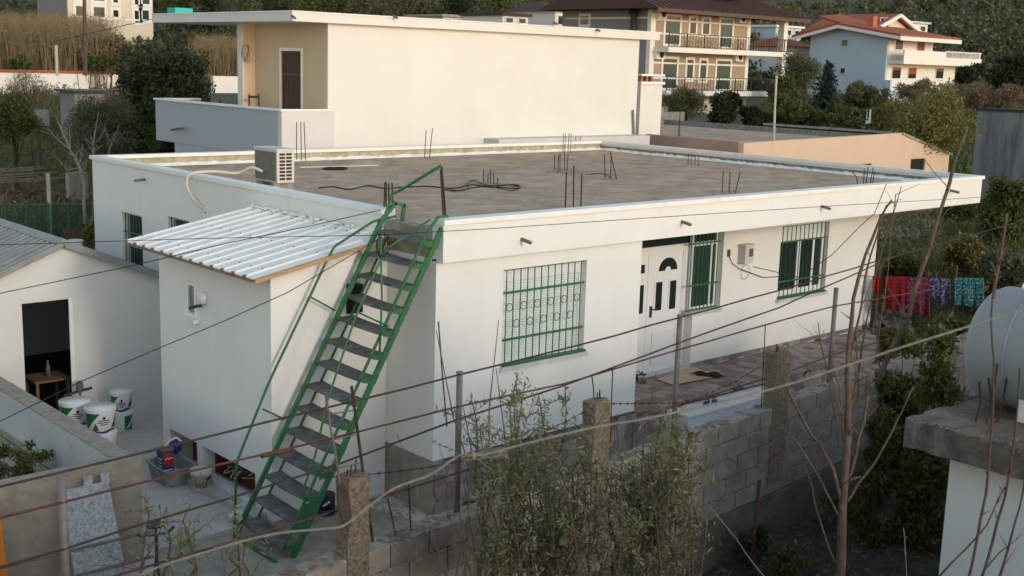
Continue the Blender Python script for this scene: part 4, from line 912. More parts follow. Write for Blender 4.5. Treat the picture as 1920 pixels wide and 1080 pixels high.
    for a, b in zip(P, P[1:]):
        n = max(1, int((b-a).length/.1))
        for i in range(n):
            q = a.lerp(b,i/n); br.bar(q-Vector((.012,0,.014)), q+Vector((.012,0,.014)), .004,.004); br.bar(q-Vector((-.012,0,.014)), q+Vector((-.012,0,.014)), .004,.004)
    tag(br.build('barbs', M['rust'], r), kind='stuff')
    # shovel and the rebar ladder by the first post
    s_ = thing('old_shovel', UW(648,985,-.03), 'old shovel with a long thin handle and brown oval blade against the nearest post', 'shovel')
    MB().tube([UW(610,735,-.03),UW(618,790,-.03),UW(632,870,-.03),UW(638,910,-.03)], .009, 6).build('handle', M['pipe'], s_)
    c0 = UW(645,948,-.03); bl = MB(); ring = [c0+WT*(.052*math.cos(a))+Vector((0,0,.185*math.sin(a)))+WT*(.035*-math.sin(a)) for a in np.linspace(0,6.283,19)[:-1]]; bl.prism(ring, -WN*.012); bl.build('blade', M['darkbark'], s_)
    s_ = thing('rebar_ladder', UW(697,1012,.05), 'narrow ladder-like rusty rebar frame leaning beside the nearest concrete post', 'frame')
    MB().tube([UW(659,724,.05),UW(668,790,.05),UW(680,880,.05),UW(699,1016,.05)], .011, 6).build('upright', M['rust'], s_)
    for (a, b) in (((620,776),(664,769)),((626,824),(671,814)),((633,878),(680,867))): MB().tube([UW(*a,.05),UW(*b,.05)], .006, 5).build('rung', M['pipe'], s_)
fence()
def wires():
    def w(lab, pts, r=.006, m='cable', sag=0):
        P = [UD(x,y,d) for x,y,d in pts]; q = []
        for a, b in zip(P, P[1:]):
            for i in range(8): t = i/8; q.append(a.lerp(b,t)-Vector((0,0,sag*math.sin(math.pi*t))))
        return tag(MB().tube(q+[P[-1]], r, 5).build('overhead_wire', M[m]), lab, 'wire')
    w('thin black wire from the left over the shed roof to the stair head', [(-60,562,15),(0,550,15),(240,500,15.2),(430,455,15.3),(575,425,15.6),(712,394,16.9)])
    w('thin wire running level across the fascia and over the stairs', [(-60,458,16),(0,459,16),(380,447,16),(700,441,16),(900,430,16.5),(1300,403,18),(1560,386,20),(1836,370,24)], .005)
    w('black wire from the standpipe up to the head of the stairs', [(-40,810,13.5),(0,790,13.5),(150,716,14),(300,652,14.3),(420,602,14.6),(540,548,15),(690,460,15.8),(714,445,16.3)], .006)
    w('dark cable looping from the roof edge down to the right window', [(1662,345,22),(1640,400,22),(1612,425,22),(1560,478,22),(1500,520,22),(1412,500,21)], .008)
    # thick pale rope near the camera
    D = 3.4
    pts = [(215,1100),(300,1062),(380,1037),(450,1016),(520,1000),(600,992),(645,985),(690,950),(740,915),(800,893),(840,868),(866,852),(905,853),(985,832),(1110,802),(1200,787),(1300,766),(1400,742),(1500,714),(1600,681),(1700,648),(1800,617),(1920,578),(2020,546)]
    r = thing('pale_rope', UD(900,853,D), 'thick pale grey rope strung across the foreground with a frayed knot', 'rope')
    MB().tube(smooth([UD(x,y,D) for x,y in pts]), .0034, 8).build('strand', M['rope'], r, True)
    kn = MB(); c = UD(888,852,D)
    for k in range(7):
        a = UD(rng.uniform(850,940), rng.uniform(838,866), D+rng.uniform(-.03,.03)); b = UD(rng.uniform(900,1000), rng.uniform(840,880), D+rng.uniform(-.03,.03)); kn.tube([c, a, b], .0014, 4)
    kn.blob(c, (.011,.011,.009), seed=2); kn.build('frayed_knot', M['rope'], r)
wires()
# ------------------------------------------------------------------ neighbour house behind
def neighbour():
    root = thing('neighbour_house', (12,16,0), 'large two-storey cream house behind with a flat slab roof and lilac balcony', 'house')
    xw, yw, xr, yb = 6.46, 12.6, 17.93, 16.15
    mb = MB(); wall(mb, 'y', yw, yw+.06, xw, xr, 0, 7.4); wall(mb, 'x', xr-.25, xr, yw+.25, yb, 0, 7.4); wall(mb, 'y', yb, yb+.25, xw+.26, xr, 0, 7.4); mb.build('wall', M['paint2'], root)
    lw = MB(); wall(lw, 'x', xw, xw+.25, yw+.061, yb, 3.9, 7.4, [(13.84,14.83,4.35,6.70)]); lw.box(6.1,16.15,3.9,xw-.002,16.4,7.4); lw.build('balcony_wall', M['ochre'], root)
    MB().box(6.065,16.13,3.9,6.099,16.41,7.4).build('corner_pilaster', M['paint2'], root)
    MB().box(xw,yw+.26,0,xw+.25,yb,3.899).build('ground_floor_wall', M['lilac'], root)
    # roof slab
    MB().box(5.3,yw-.22,7.40,18.62,19.9,7.62).build('roof_slab', M['paint2'], root)
    MB().box(5.28,yw-.245,7.621,18.64,19.92,7.65).build('slab_cap', M['capwhite'], root)
    for (px, py) in ((547,30),(1038,42),(738,30),(1118,55)):
        p = U(px,py,'y',yw-.22); MB().tube([p,p+Vector((.0,-.15,-.05))], .035, 8).build('drain_spout', M['pipe'], root)
    # balcony
    MB().box(5.223,yw+.132,4.12,xw-.003,19.27,4.3).build('balcony_slab', M['balcony_in'], root)
    MB().box(5.1,yw-.04,3.95,xw+.17,yw-.002,5.24).box(5.1,yw-.002,3.95,xw-.004,yw+.13,5.24).build('balcony_parapet', M['paintlilac'], root); MB().box(5.1,yw+.131,4.1,5.22,19.4,5.24).box(5.221,19.28,4.1,xw,19.4,5.24).build('balcony_parapet', M['lilac'], root)
    MB().box(5.06,yw-.07,5.242,xw-.01,yw+.16,5.29).box(5.06,yw+.16,5.242,5.26,19.44,5.29).box(5.26,19.25,5.242,xw,19.44,5.29).build('parapet_cap', M['capwhite'], root)
    MB().box(5.45,12.9,0,5.6,16.4,4.09).build('ground_floor_wall', M['whitewall'], root); MB().box(5.3,17.3,0,5.6,17.6,4.1).build('column', M['whitewall'], root); MB().box(5.12,12.8,3.75,5.44,18.3,4.098).build('balcony_beam', M['lilac'], root)
    MB().tube([U(322,243,'x',5.08),U(346,239,'x',4.9)], .03, 6).build('drain_spout', M['pipe'], root)
    MB().box(xw-.02,13.78,4.35,xw+.02,13.838,6.78).box(xw-.02,14.832,4.35,xw+.02,14.89,6.78).box(xw-.02,13.838,6.70,xw+.02,14.832,6.78).build('door_surround', M['capwhite'], root)
    d = MB().box(xw+.06,13.85,4.36,xw+.1,14.82,6.69).build('balcony_door', M['bronze'], root)
    for i in range(9): y = 13.9+.88*i/8; MB().bar((xw+.03,y,4.4),(xw+.03,y,6.66),.02,.02).build('bar', M['bronze'], d)
    for z in (5.2,6.1): MB().bar((xw+.03,13.86,z),(xw+.03,14.82,z),.02,.03).build('crossbar', M['pipe'], d)
    p = U(460,88,'y',16.1); cb = MB()
    for k in range(3): cb.tube([p+Vector((.07*math.sin(a)*(1+.3*k)+.03*math.sin(2*a+k),-.02*k,(.2+.03*k)*math.cos(a)-.15)) for a in np.linspace(.3*k,5.6,18)], .006, 5)
    tag(cb.build('cable_hank', M['cable']), 'black cable hank hung on the ochre balcony wall behind', 'cable')
    p = U(475,188,'y',15.7); r = thing('folding_chair', (p.x,p.y,4.3), 'dark folding chair on the balcony of the cream house', 'chair')
    MB().bar((p.x-.18,p.y,4.3),(p.x-.12,p.y,5.55),.03,.03).bar((p.x+.2,p.y,4.3),(p.x+.16,p.y,5.55),.03,.03).build('side_frame', M['ink'], r); MB().box(p.x-.15,p.y-.02,5.44,p.x+.18,p.y+.02,5.5).build('backrest', M['ink'], r); MB().box(p.x-.17,p.y-.3,4.72,p.x+.19,p.y,4.76).build('seat', M['ink'], r)
    p = U(345,25,'y',20); o = MB().box(p.x-.28,p.y,7.65,p.x+.28,p.y+.5,7.86).build('turquoise_crate', M['turq']); tag(o, 'turquoise crate on the slab roof edge of the cream house', 'crate')
    MB().tube([U(1189,262,'y',yw-.06),U(1187,206,'y',yw-.06)], .03, 8).build('downpipe', M['pipe'], root)
    # low grey flashing between the two houses
    a = U(918,268,'y',12.35); MB().box(a.x,11.95,3.9,17.9,12.59,4.47).build('gap_cover', M['capgrey'], root)
M['capgrey'] = mat('grey_cement_wash', (.56,.55,.55), .9, .06, 2); M['turq'] = mat('turquoise_plastic', (.04,.42,.40), .6, .1, 3); M['paintlilac'] = mat('pale_lilac_render', (.62,.59,.60), .9, .04, .8)
neighbour()

def orange_house():
    x0, y0 = 19.02, 9.17; root = thing('peach_building', (25,12,1.5), 'low peach rendered building with flat roof and small windows behind the veranda', 'building')
    pk, rt = 27.94, 31.45
    mb = MB(); wall(mb, 'y', y0, y0+.2, x0, pk, 1.0, 4.40, [(24.0,26.2,2.6,3.55),(20.9,23.2,2.6,3.55)])
    mb.prism([(x0,y0,4.40),(pk,y0,4.40),(pk,y0,4.55)], (0,.2,0)); wall(mb, 'y', y0, y0+.2, pk, rt, 1.0, 3.70, [(28.75,29.75,2.75,3.62)]); mb.prism([(pk,y0,3.70),(rt,y0,3.70),(pk,y0,4.55)], (0,.2,0)); mb.build('wall', M['peach'], root)
    MB().box(x0-.002,y0+.2,1,x0+.2,13.5,4.42).build('side_wall', M['peachshade'], root)
    MB().box(x0+.2,y0+.2,4.15,pk,20,4.25).build('flat_roof', M['roofcon'], root); MB().box(x0+2,20,4.1,pk+1.2,20.25,4.75).box(pk-.1,y0+.21,4.1,pk+.04,19.99,4.44).build('dark_parapet', M['bandcon'], root)
    MB().prism([(pk+.05,y0-.05,4.50),(rt+.15,y0-.05,3.66),(rt+.15,y0-.05,3.74),(pk+.05,y0-.05,4.58)], (0,6,0)).build('sloping_roof', M['rawcon'], root)
    MB().box(rt-.2,y0+.2,1,rt,18,3.7).build('end_wall', M['peach'], root)
    for (a, b, c, d) in ((24.0,26.2,2.6,3.55),(20.9,23.2,2.6,3.55),(28.75,29.75,2.75,3.62)):
        w = MB().box(a,y0+.08,c,b,y0+.12,d).build('window', M['dark'], root); MB().box(a,y0+.02,c,b,y0+.07,c+.28).build('brown_shutter', M['bronze'], w); MB().box(b-.1,y0+.02,c+.28,b,y0+.07,d).build('window_frame', M['bronze'], w)
    dr = U(1712,388,'y',y0-.03); MB().box(dr.x-.65,y0-.04,1.3,dr.x+.55,y0-.002,dr.z+.28).build('brown_door', M['rustdoor'], root)
    # things on its roof
    p = UD(1220,240,39); r = thing('square_chimney', (p.x,p.y,4.25), 'square cream chimney with a clay pot crown beside the cream house corner', 'chimney')
    q = U(1200,200,'y',p.y).x, U(1240,200,'y',p.y).x; zt = U(1220,158,'y',p.y).z; m = MB().box(q[0],p.y,3.9,q[1],p.y+.7,zt); m.build('stack', M['paint2'], r)
    MB().box(q[0]-.06,p.y-.06,zt,q[1]+.06,p.y+.76,zt+.08).build('ledge', M['capwhite'], r); 
    for k in range(3): MB().box(q[0]+.05+k*.24,p.y+.05,zt+.08,q[0]+.14+k*.24,p.y+.6,zt+.26).build('brick_pier', M['rustdoor'], r)
    MB().box(q[0]-.05,p.y-.05,zt+.26,q[1]+.05,p.y+.75,zt+.32).build('cover_slab', M['capwhite'], r)
    p = UD(1450,290,38); o = MB().tube([p,UD(1453,200,38),UD(1456,142,38)], .035, 8).build('antenna_pole', M['palebark']); tag(o, 'tall thin pale pole standing on the edge of the peach building roof', 'pole')
    p = UD(1628,215,45); r = thing('sign_panel', (p.x,p.y,4.2), 'small white panel on a dark frame above the peach roof', 'sign'); e = Vector((.3,.1,0)); MB().bar((p.x,p.y,p.z-.6),(p.x,p.y,p.z+.25),.05,.05).bar(p+Vector((0,0,-.2)),p-CR*.55+Vector((0,0,-.05)),.04,.04).bar(p-CR*.55+Vector((0,0,-.6)),p-CR*.55+Vector((0,0,.0)),.05,.05).build('frame', M['ink'], r)
    c = p+Vector((0,0,-.1)); MB().prism([c-CR*.08-CU*.25,c+CR*.1-CU*.2,c+CR*.12+CU*.3,c-CR*.02+CU*.28], CW*.05).build('panel', M['plwhite'], r)
    for k, (px, lab) in enumerate(((1272,'pair of thin rebars on the peach building roof'),)):
        r = thing('rebar_starter', UD(px,272,38), lab, 'rebar'); [MB().tube([UD(px+d,272,38),UD(px+d+1,222-8*d,38)], .012, 5).build('bar', M['rust'], r) for d in (-4,0,2)]
M['rustdoor'] = mat('terracotta_door', (.36,.15,.08), .8, .1, 4)
orange_house()

# ------------------------------------------------------------------ far villas
def window_unit(root, fn, a0, a1, z0, z1, mpane='glass', trim='whitewall', shutter=None, t=.1):
    """window with proud surround; fn(a,z,d) maps along-wall, height and outward distance to a point"""
    def bx(mb, a, b, c, d, o0, o1):
        P = [fn(x, z, o) for o in (o0, o1) for (x, z) in ((a,c),(b,c),(b,d),(a,d))]; mb._a(P, [(3,2,1,0),(4,5,6,7),(0,1,5,4),(1,2,6,5),(2,3,7,6),(3,0,4,7)]); return mb
    w = MB(); bx(w, a0-t, a0, z0-t, z1+t, -.02, .07); bx(w, a1, a1+t, z0-t, z1+t, -.02, .07); bx(w, a0, a1, z1, z1+t, -.02, .07); bx(w, a0, a1, z0-t, z0, -.02, .07)
    o = w.build('window', M[trim], root); bx(MB(), a0, a1, z0, z1, -.02, .03).build('pane', M[mpane], o)
    if shutter: bx(MB(), a0, a1, z0+(z1-z0)*shutter[1], z1, .031, .05).build('shutter', M[shutter[0]], o)
    return o
def tan_villa():
    C = UD(1218,130,85); x0, y0 = C.x, C.y; root = thing('tan_villa', (x0+7,y0+4,3.5), 'three-storey tan villa with taupe gable, brown roof and iron balconies', 'house')
    Q = lambda px, py: U(px, py, 'y', y0); G = lambda px, py: U(px, py, 'x', x0)
    zb, ztop = 2.0, Q(1300,22).z; x1 = Q(1402,100).x; x2 = Q(1440,100).x
    MB().box(x0,y0,zb,x1,y0+9,ztop).build('body', M['tan'], root); MB().box(x0-.06,y0+.3,zb,x0-.002,y0+9,ztop).build('gable_wall', M['greywall'], root)
    MB().prism([(x0-.06,y0+.3,ztop),(x0-.06,y0+9,ztop),(x0-.06,y0+4.5,ztop+1.9)], (.2,0,0)).build('gable_peak', M['greywall'], root)
    zA, zB_ = Q(1340,93).z, Q(1340,170).z                      # the two balcony slabs
    for z in (zA, zB_): MB().box(x0+.2,y0-1.5,z-.35,x2+1.6,y0,z).build('balcony_slab', M['whitewall'], root)
    MB().box(x0+.01,y0-.01,zb,x1-.01,y0-.002,zB_-.4).build('ground_floor_wall', M['creamwall'], root)
    MB().box(x0-.15,y0-.06,zb,x0+.35,y0+.29,ztop).build('corner_pilaster', M['whitewall'], root); MB().box(x1-.3,y0-.06,zb,x1+.1,y0,ztop).build('corner_pilaster', M['whitewall'], root)
    MB().box(x1+.11,y0+3,zb,x2+1,y0+6,ztop).build('stair_core', M['greywall'], root)
    for i, x in enumerate((x2+.1,)): MB().box(x,y0-1.3,zb-1,x+.5,y0-.8,ztop).build('column', M['whitewall'], root)
    # string courses
    for py in (43,68,121,148): z = Q(1330,py).z; MB().box(x0+.36,y0-.05,z-.06,x1-.31,y0-.003,z+.06).build('string_course', M['whitewall'], root)
    for py in (34,12): z = G(1150,py).z; MB().box(x0-.11,y0+.31,z-.06,x0-.062,y0+8.6,z+.06).build('string_course', M['whitewall'], root)
    fn = lambda a, z, d: (a, y0-d, z)
    for (row, spec) in enumerate((((1248,1272,30,84),(1294,1303,33,64),(1318,1328,35,65),(1351,1370,36,89)), ((1243,1266,110,166),(1288,1297,112,150),(1313,1322,113,152),(1344,1366,114,168)))):
        for (a, b, c, d) in spec:
            p, q = Q(a,c), Q(b,d); window_unit(root, fn, p.x, q.x, q.z+.03, p.z, 'glass2' if b-a > 12 else 'glass', t=.18)
    for (a, b) in ((1285,1293),(1310,1318),(1380,1392)): p, q = Q(a,187), Q(b,200); window_unit(root, fn, p.x, q.x, q.z, p.z, 'dark', 'creamwall', t=.1)
    fg = lambda a, z, d: (x0-.06-d, a, z); p, q = G(1106,30), G(1090,46); window_unit(root, fg, p.y, q.y, q.z, p.z, t=.18)
    # roof
    e = 1.6; zr = ztop+2.4
    rf = MB(); A = [(x0-e,y0-1.9,ztop-.05),(x2+2.6,y0-1.9,ztop-.05),(x2+2.6,y0+10,ztop-.05),(x0-e,y0+10,ztop-.05)]; R1, R2 = (x0-e,y0+4.2,zr), (x2-2,y0+4.2,zr)
    rf._a(A+[R1,R2], [(0,1,5,4),(1,2,5),(2,3,4,5),(0,4,3),(3,2,1,0)]); r = rf.build('roof', M['rooftile2'], root)
    m = MB()
    for i in range(26):
        t = i/25; a = Vector(A[0]).lerp(Vector(A[1]),t); b = Vector(R1).lerp(Vector(R2),t); m.bar(a+Vector((0,0,.05)), b+Vector((0,0,.05)), .10,.05)
    m.build('tile_ribs', M['rooftile2'], r)
    MB().box(x0-e,y0-1.95,ztop-.3,x2+2.6,y0-1.85,ztop-.04).build('eave_board', M['bronze'], root)
    s1, s2 = Q(1345,2), Q(1395,6); MB().prism([(s1.x,y0+.2,ztop+1.2),(s2.x,y0+.2,ztop+1.2),(s2.x,y0+2.2,ztop+2.2),(s1.x,y0+2.2,ztop+2.2)], (0,-.05,.1)).build('solar_panel', M['solar'], r)
    # railings with scroll work
    for z in (zA, zB_):
        xa, xb, y = x0+.3, x2+1.4, y0-1.42
        rl = MB().bar((xa,y,z+.95),(xb,y,z+.95),.05,.05).bar((xa,y,z+.08),(xb,y,z+.08),.04,.04).build('railing', M['iron'], root)
        n = 46; bs = MB()
        for i in range(n+1): x = xa+(xb-xa)*i/n; bs.bar((x,y,z),(x,y,z+.95),.022 if i % 6 else .06,.022 if i % 6 else .06)
        bs.build('balusters', M['iron'], rl); sc = MB()
        for i in range(12):
            c = xa+(xb-xa)*(i+.5)/12; sc.tube([(c+.45*math.sin(a)*(1-a/9), y-.02, z+.3+.22*math.cos(a)*(1-a/12)) for a in np.linspace(0,7,14)], .022, 4)
        sc.build('scroll_work', M['iron'], rl)
    for (px, py) in ((1236,26),(1386,35),(1232,102),(1380,107)):
        p = Q(px,py); ac = MB().box(p.x-.45,y0-.36,p.z-.33,p.x+.45,y0-.01,p.z+.33).build('wall_air_conditioner', M['whitewall'], root); MB().lathe([(.24,0),(.24,.02),(.1,.03)], (p.x+.1,y0-.37,p.z), 14, ax='y').build('fan_grille', M['ink'], ac)
    p = G(1195,28); MB().tube([(x0-.4,p.y,p.z-2),(x0-.4,p.y,p.z)], .22, 10).lathe([(.3,0),(.42,.15),(.3,.35),(.05,.4)], (x0-.4,p.y,p.z), 12).build('flue', M['ink'], root)
M['solar'] = mat('solar_glass', (.12,.14,.18), .25, .1, 2, spec=.6)
tan_villa()
def blue_villa():
    C = UD(1660,130,105); x0, y0 = C.x, C.y; root = thing('pale_blue_villa', (x0+5,y0+5,3.5), 'two-storey white villa with a pale blue side wall and red tiled roofs', 'house')
    Q = lambda px, py: U(px, py, 'y', y0); G = lambda px, py: U(px, py, 'x', x0)
    yb = G(1518,100).y; zb = 1.5; ze = G(1660,66).z; zp = G(1590,48).z
    x1 = Q(1750,80).x; x2 = Q(1790,100).x
    MB().box(x0,y0,zb,x0+.3,yb,ze).prism([(x0,y0,ze),(x0,yb,ze),(x0,(y0+yb)/2+.6,zp)], (.3,0,0)).build('blue_side_wall', M['bluewall'], root)
    MB().box(x0+.301,y0+.0,zb,x1,yb,ze).build('body', M['whitewall'], root); MB().box(x0-.01,y0-.6,zb,x0+.28,y0-.002,Q(1660,150).z).build('blue_side_wall', M['bluewall'], root)
    zf = Q(1700,113).z; MB().box(x0+.2,y0-1.6,zf-.35,x2+2.2,y0-.001,zf-.05).build('balcony_slab', M['whitewall'], root); MB().box(x0+.2,y0-1.6,zf-.05,x1-.4,y0-1.45,zf+.85).box(x1-.4,y0-1.6,zf-.05,x2+2.2,y0-1.45,zf+.35).box(x2+2.0,y0-1.45,zf-.05,x2+2.2,y0,zf+.9).build('balcony_parapet', M['whitewall'], root)
    MB().box(x1+.001,y0,zb,x2+.4,y0+6,zf-.36).build('side_wing', M['whitewall'], root)
    bl = MB()
    for i in range(24): x = x1-.2+(x2+2-x1)*i/23; bl.bar((x,y0-1.52,zf+.35),(x,y0-1.52,zf+.85),.07,.07)
    bl.bar((x1-.4,y0-1.52,zf+.88),(x2+2.1,y0-1.52,zf+.88),.14,.1); bl.build('balustrade', M['whitewall'], root)
    fn = lambda a, z, d: (a, y0-d, z); fx = lambda a, z, d: (x0-d, a, z)
    for (a, b, c, d, s_) in ((1679,1691,75,93,.6),(1720,1732,77,97,.0),(1673,1687,126,147,.75),(1703,1716,127,147,.4),(1755,1767,128,147,.7)):
        p, q = Q(a,c), Q(b,d); window_unit(root, fn, p.x, q.x, q.z, p.z, 'glass', 'whitewall', ('shutred', s_), .08)
    for (a, b, c, d) in ((1579,1590,75,86),(1576,1585,128,137)): p, q = G(b,c), G(a,d); window_unit(root, fx, p.y, q.y, q.z, p.z, 'glass', 'bluewall', None, .08)
    # roofs
    yr = (y0+yb)/2+.6
    def slab(pts, m, nm): o = MB().prism(pts, (0,0,.22)).build(nm, M[m], root); return o
    e = .8
    slab([(x0-.9,y0-1.7,ze-.15),(x1+1.8,y0-1.7,ze-.15),(x1+1.8,yr,zp),(x0-.9,yr,zp)], 'rooftile', 'front_roof_slope'); slab([(x0-.9,yr,zp),(x1+1.8,yr,zp),(x1+1.8,yb+1.5,ze-.3),(x0-.9,yb+1.5,ze-.3)], 'rooftile', 'rear_roof_slope')
    MB().prism([(x0-.95,y0-1.75,ze-.4),(x0-.95,yr,zp-.25),(x0-.95,yb+1.5,ze-.55),(x0-.95,yb+1.5,ze-.28),(x0-.95,yr,zp+.02),(x0-.95,y0-1.75,ze-.13)], (.12,0,0)).box(x0-.9,y0-1.8,ze-.45,x1+1.8,y0-1.7,ze-.1).build('white_verge', M['whitewall'], root)
    # upper gable storey
    a, b = Q(1640,40), Q(1722,60); gx0, gx1 = U(1625,50,'y',y0+5).x, U(1722,50,'y',y0+5).x; zt = U(1665,32,'y',y0+5).z; zl = U(1665,66,'y',y0+5).z
    mg = MB().prism([(gx0,y0+5,zl-2),(gx1,y0+5,zl-2),(gx1,y0+5,zl),((gx0+gx1)/2,y0+5,zt),(gx0,y0+5,zl)], (0,6,0)); mg.build('gable_storey', M['creampink'], root)
    for s_, xe in ((0,gx0-.8),(1,gx1+.8)): MB().prism([((gx0+gx1)/2,y0+4.2,zt+.05),(xe,y0+4.2,zl-.25),(xe,y0+4.2,zl+.05),((gx0+gx1)/2,y0+4.2,zt+.35)], (0,.25,0)).build('white_verge', M['whitewall'], root); MB().prism([((gx0+gx1)/2,y0+4.45,zt+.15),(xe,y0+4.45,zl-.15),(xe,y0+12,zl-.15),((gx0+gx1)/2,y0+12,zt+.15)], (0,0,.2)).build('upper_roof_slope', M['rooftile'], root)
    p = U(1642,30,'y',y0+3); MB().box(p.x-.35,y0+3,zl-1.5,p.x+.35,y0+3.6,p.z).build('chimney', M['plred2'], root)
    for px in (1653,1662): p = U(px,44,'y',y0+5); window_unit(root, lambda a, z, d: (a, y0+5-d, z), p.x-.25, p.x+.25, p.z-.6, p.z+.5, 'glass', 'creampink', None, .06)
    a, b = U(1560,70,'y',y0+8), U(1635,70,'y',y0+8); zz = U(1600,34,'y',y0+8).z; MB().prism([(x0+.5,yr-1,zp-.3),(gx0+.6,yr-1,zp-.1),(gx0+.6,yr+4,zz+.1),(x0+2.0,yr+4,zz-.2)], (0,0,.2)).build('side_roof_slope', M['rooftile'], root)
    fwz = Q(1600,172).z
    o = MB().box(x0-8,y0-4.3,fwz-3,x0+3,y0-4,fwz).box(x0-8,y0-4.35,fwz,x0+3,y0-3.95,fwz+.15).build('garden_wall', M['bluewall']); tag(o, 'low pale wall with a dark coping in front of the blue villa', 'wall')
M['shutred'] = mat('red_brown_shutter', (.27,.085,.06), .7, .1, 3); M['creampink'] = mat('pink_cream_render', (.70,.56,.47), .9, .05, .8)
blue_villa()
def far_house(label, px0, px1, ytop, ybot, D, wm, rm, nwin=3, depth=7, floors=2, roof='hip', name='hillside_house', rowy=None):
    a, b = UD(px0, ybot, D), UD(px1, ybot, D); y0 = (a.y+b.y)/2; a, b = U(px0,ybot,'y',y0), U(px1,ybot,'y',y0); zt = U((px0+px1)/2,ytop,'y',y0).z; zb = min(a.z,b.z); x0, x1 = a.x, b.x
    root = thing(name, ((x0+x1)/2,y0,zb), label, 'house', 'houses on the hillside')
    MB().box(x0,y0,zb-4,x1,y0+depth,zt).build('wall', M[wm], root)
    if roof == 'hip':
        e = .6; h = (x1-x0)*.13+.6; c = (y0+depth/2)
        MB()._a([(x0-e,y0-e,zt),(x1+e,y0-e,zt),(x1+e,y0+depth+e,zt),(x0-e,y0+depth+e,zt),(x0+(x1-x0)*.3,c,zt+h),(x1-(x1-x0)*.3,c,zt+h)], [(0,1,5,4),(1,2,5),(2,3,4,5),(3,0,4),(3,2,1,0)]).build('roof', M[rm], root)
    else: MB().box(x0-.3,y0-.3,zt,x1+.3,y0+depth,zt+.25).build('roof_slab', M[rm], root)
    fh = (zt-zb)/floors; fn = lambda q, z, d: (q, y0-d, z)
    for f in range(floors):
        for i in range(nwin):
            c = x0+(x1-x0)*(i+.5)/nwin; w = min(.6,(x1-x0)/nwin*.26); z = zb+fh*f+fh*.35; window_unit(root, fn, c-w, c+w, z, z+fh*.42, 'glass', 'whitewall', None, .12)
    return root
def cream_block():
    D = 140; y0 = UD(200,60,D).y; Q = lambda px, py: U(px,py,'y',y0); x0, x1 = Q(128,40).x, Q(287,40).x; zb = Q(200,75).z-3; root = thing('cream_apartment_block', ((x0+x1)/2,y0,zb), 'cream apartment block with white-framed windows on the slope at top left', 'building')
    MB().box(x0,y0,zb,x1,y0+9,Q(200,-40).z).build('wall', M['creamwall'], root); MB().box(x0-.05,y0+.1,zb,x0-.002,y0+9,Q(200,-40).z-.1).build('side_wall', M['greywall'], root)
    fn = lambda q, z, d: (q, y0-d, z)
    for (a, b, c, d) in ((142,157,11,30),(175,196,13,32),(212,222,19,32),(252,262,20,42),(265,279,19,38),(145,160,44,62),(177,196,45,62),(252,262,-12,9),(264,280,-12,8),(212,221,-5,5),(175,195,-18,2),(142,157,-20,0)):
        p, q = Q(a,c), Q(b,d); window_unit(root, fn, p.x, q.x, q.z, p.z, 'glass2' if b-a > 12 else 'glass', 'whitewall', None, .35)
    MB().box(x0,y0-.06,Q(200,35).z-.1,x1,y0-.003,Q(200,35).z+.1).build('string_course', M['whitewall'], root)
cream_block()
far_house('grey hillside house with flat white terrace left of the blue villa', 1452,1500,52,92,150,'bluewall','whitewall',3,8,2,'flat')
far_house('small house with dark red roof above the grey terrace', 1478,1540,50,70,165,'greywall','rooftile2',3,7,1)
far_house('white house with tiled roof half hidden left of the blue villa', 1488,1520,88,135,122,'whitewall','rooftile',2,6,2)
far_house('tiny white house with red roof high above the tan villa roof', 1495,1530,32,45,190,'whitewall','rooftile',2,6,1)
far_house('small cream house peeping above the red villa roof at right', 1700,1738,44,64,150,'whitewall','bluewall',2,6,1,'flat')
far_house('red-roofed house at the far right edge of the hillside', 1868,1990,95,112,170,'peachshade','rooftile',4,8,1)
far_house('long cream house high on the slope at top right', 1790,1850,-6,8,330,'creamwall','rooftile',4,8,1)
far_house('cream house at the top of the slope above the villas', 1845,1900,-8,6,350,'whitewall','rooftile',3,8,1)
far_house('pale house on the slope between the trees above the red roof', 1588,1642,6,18,300,'creamwall','whitewall',4,8,1,'flat')
far_house('low white house half hidden behind the slab roof of the cream house', 942,990,30,48,110,'whitewall','rooftile2',2,6,1,'flat')
far_house('low cream house with a flat roof behind the slab roof at mid picture', 830,890,33,48,120,'creamwall','rawcon',3,6,1,'flat')
far_house('white house with brown roof left of the tan villa', 1040,1082,22,58,115,'whitewall','rooftile2',2,7,1)
M['figb2'] = mat('weathered_cane', (.22,.19,.16), .9, .2, 8)
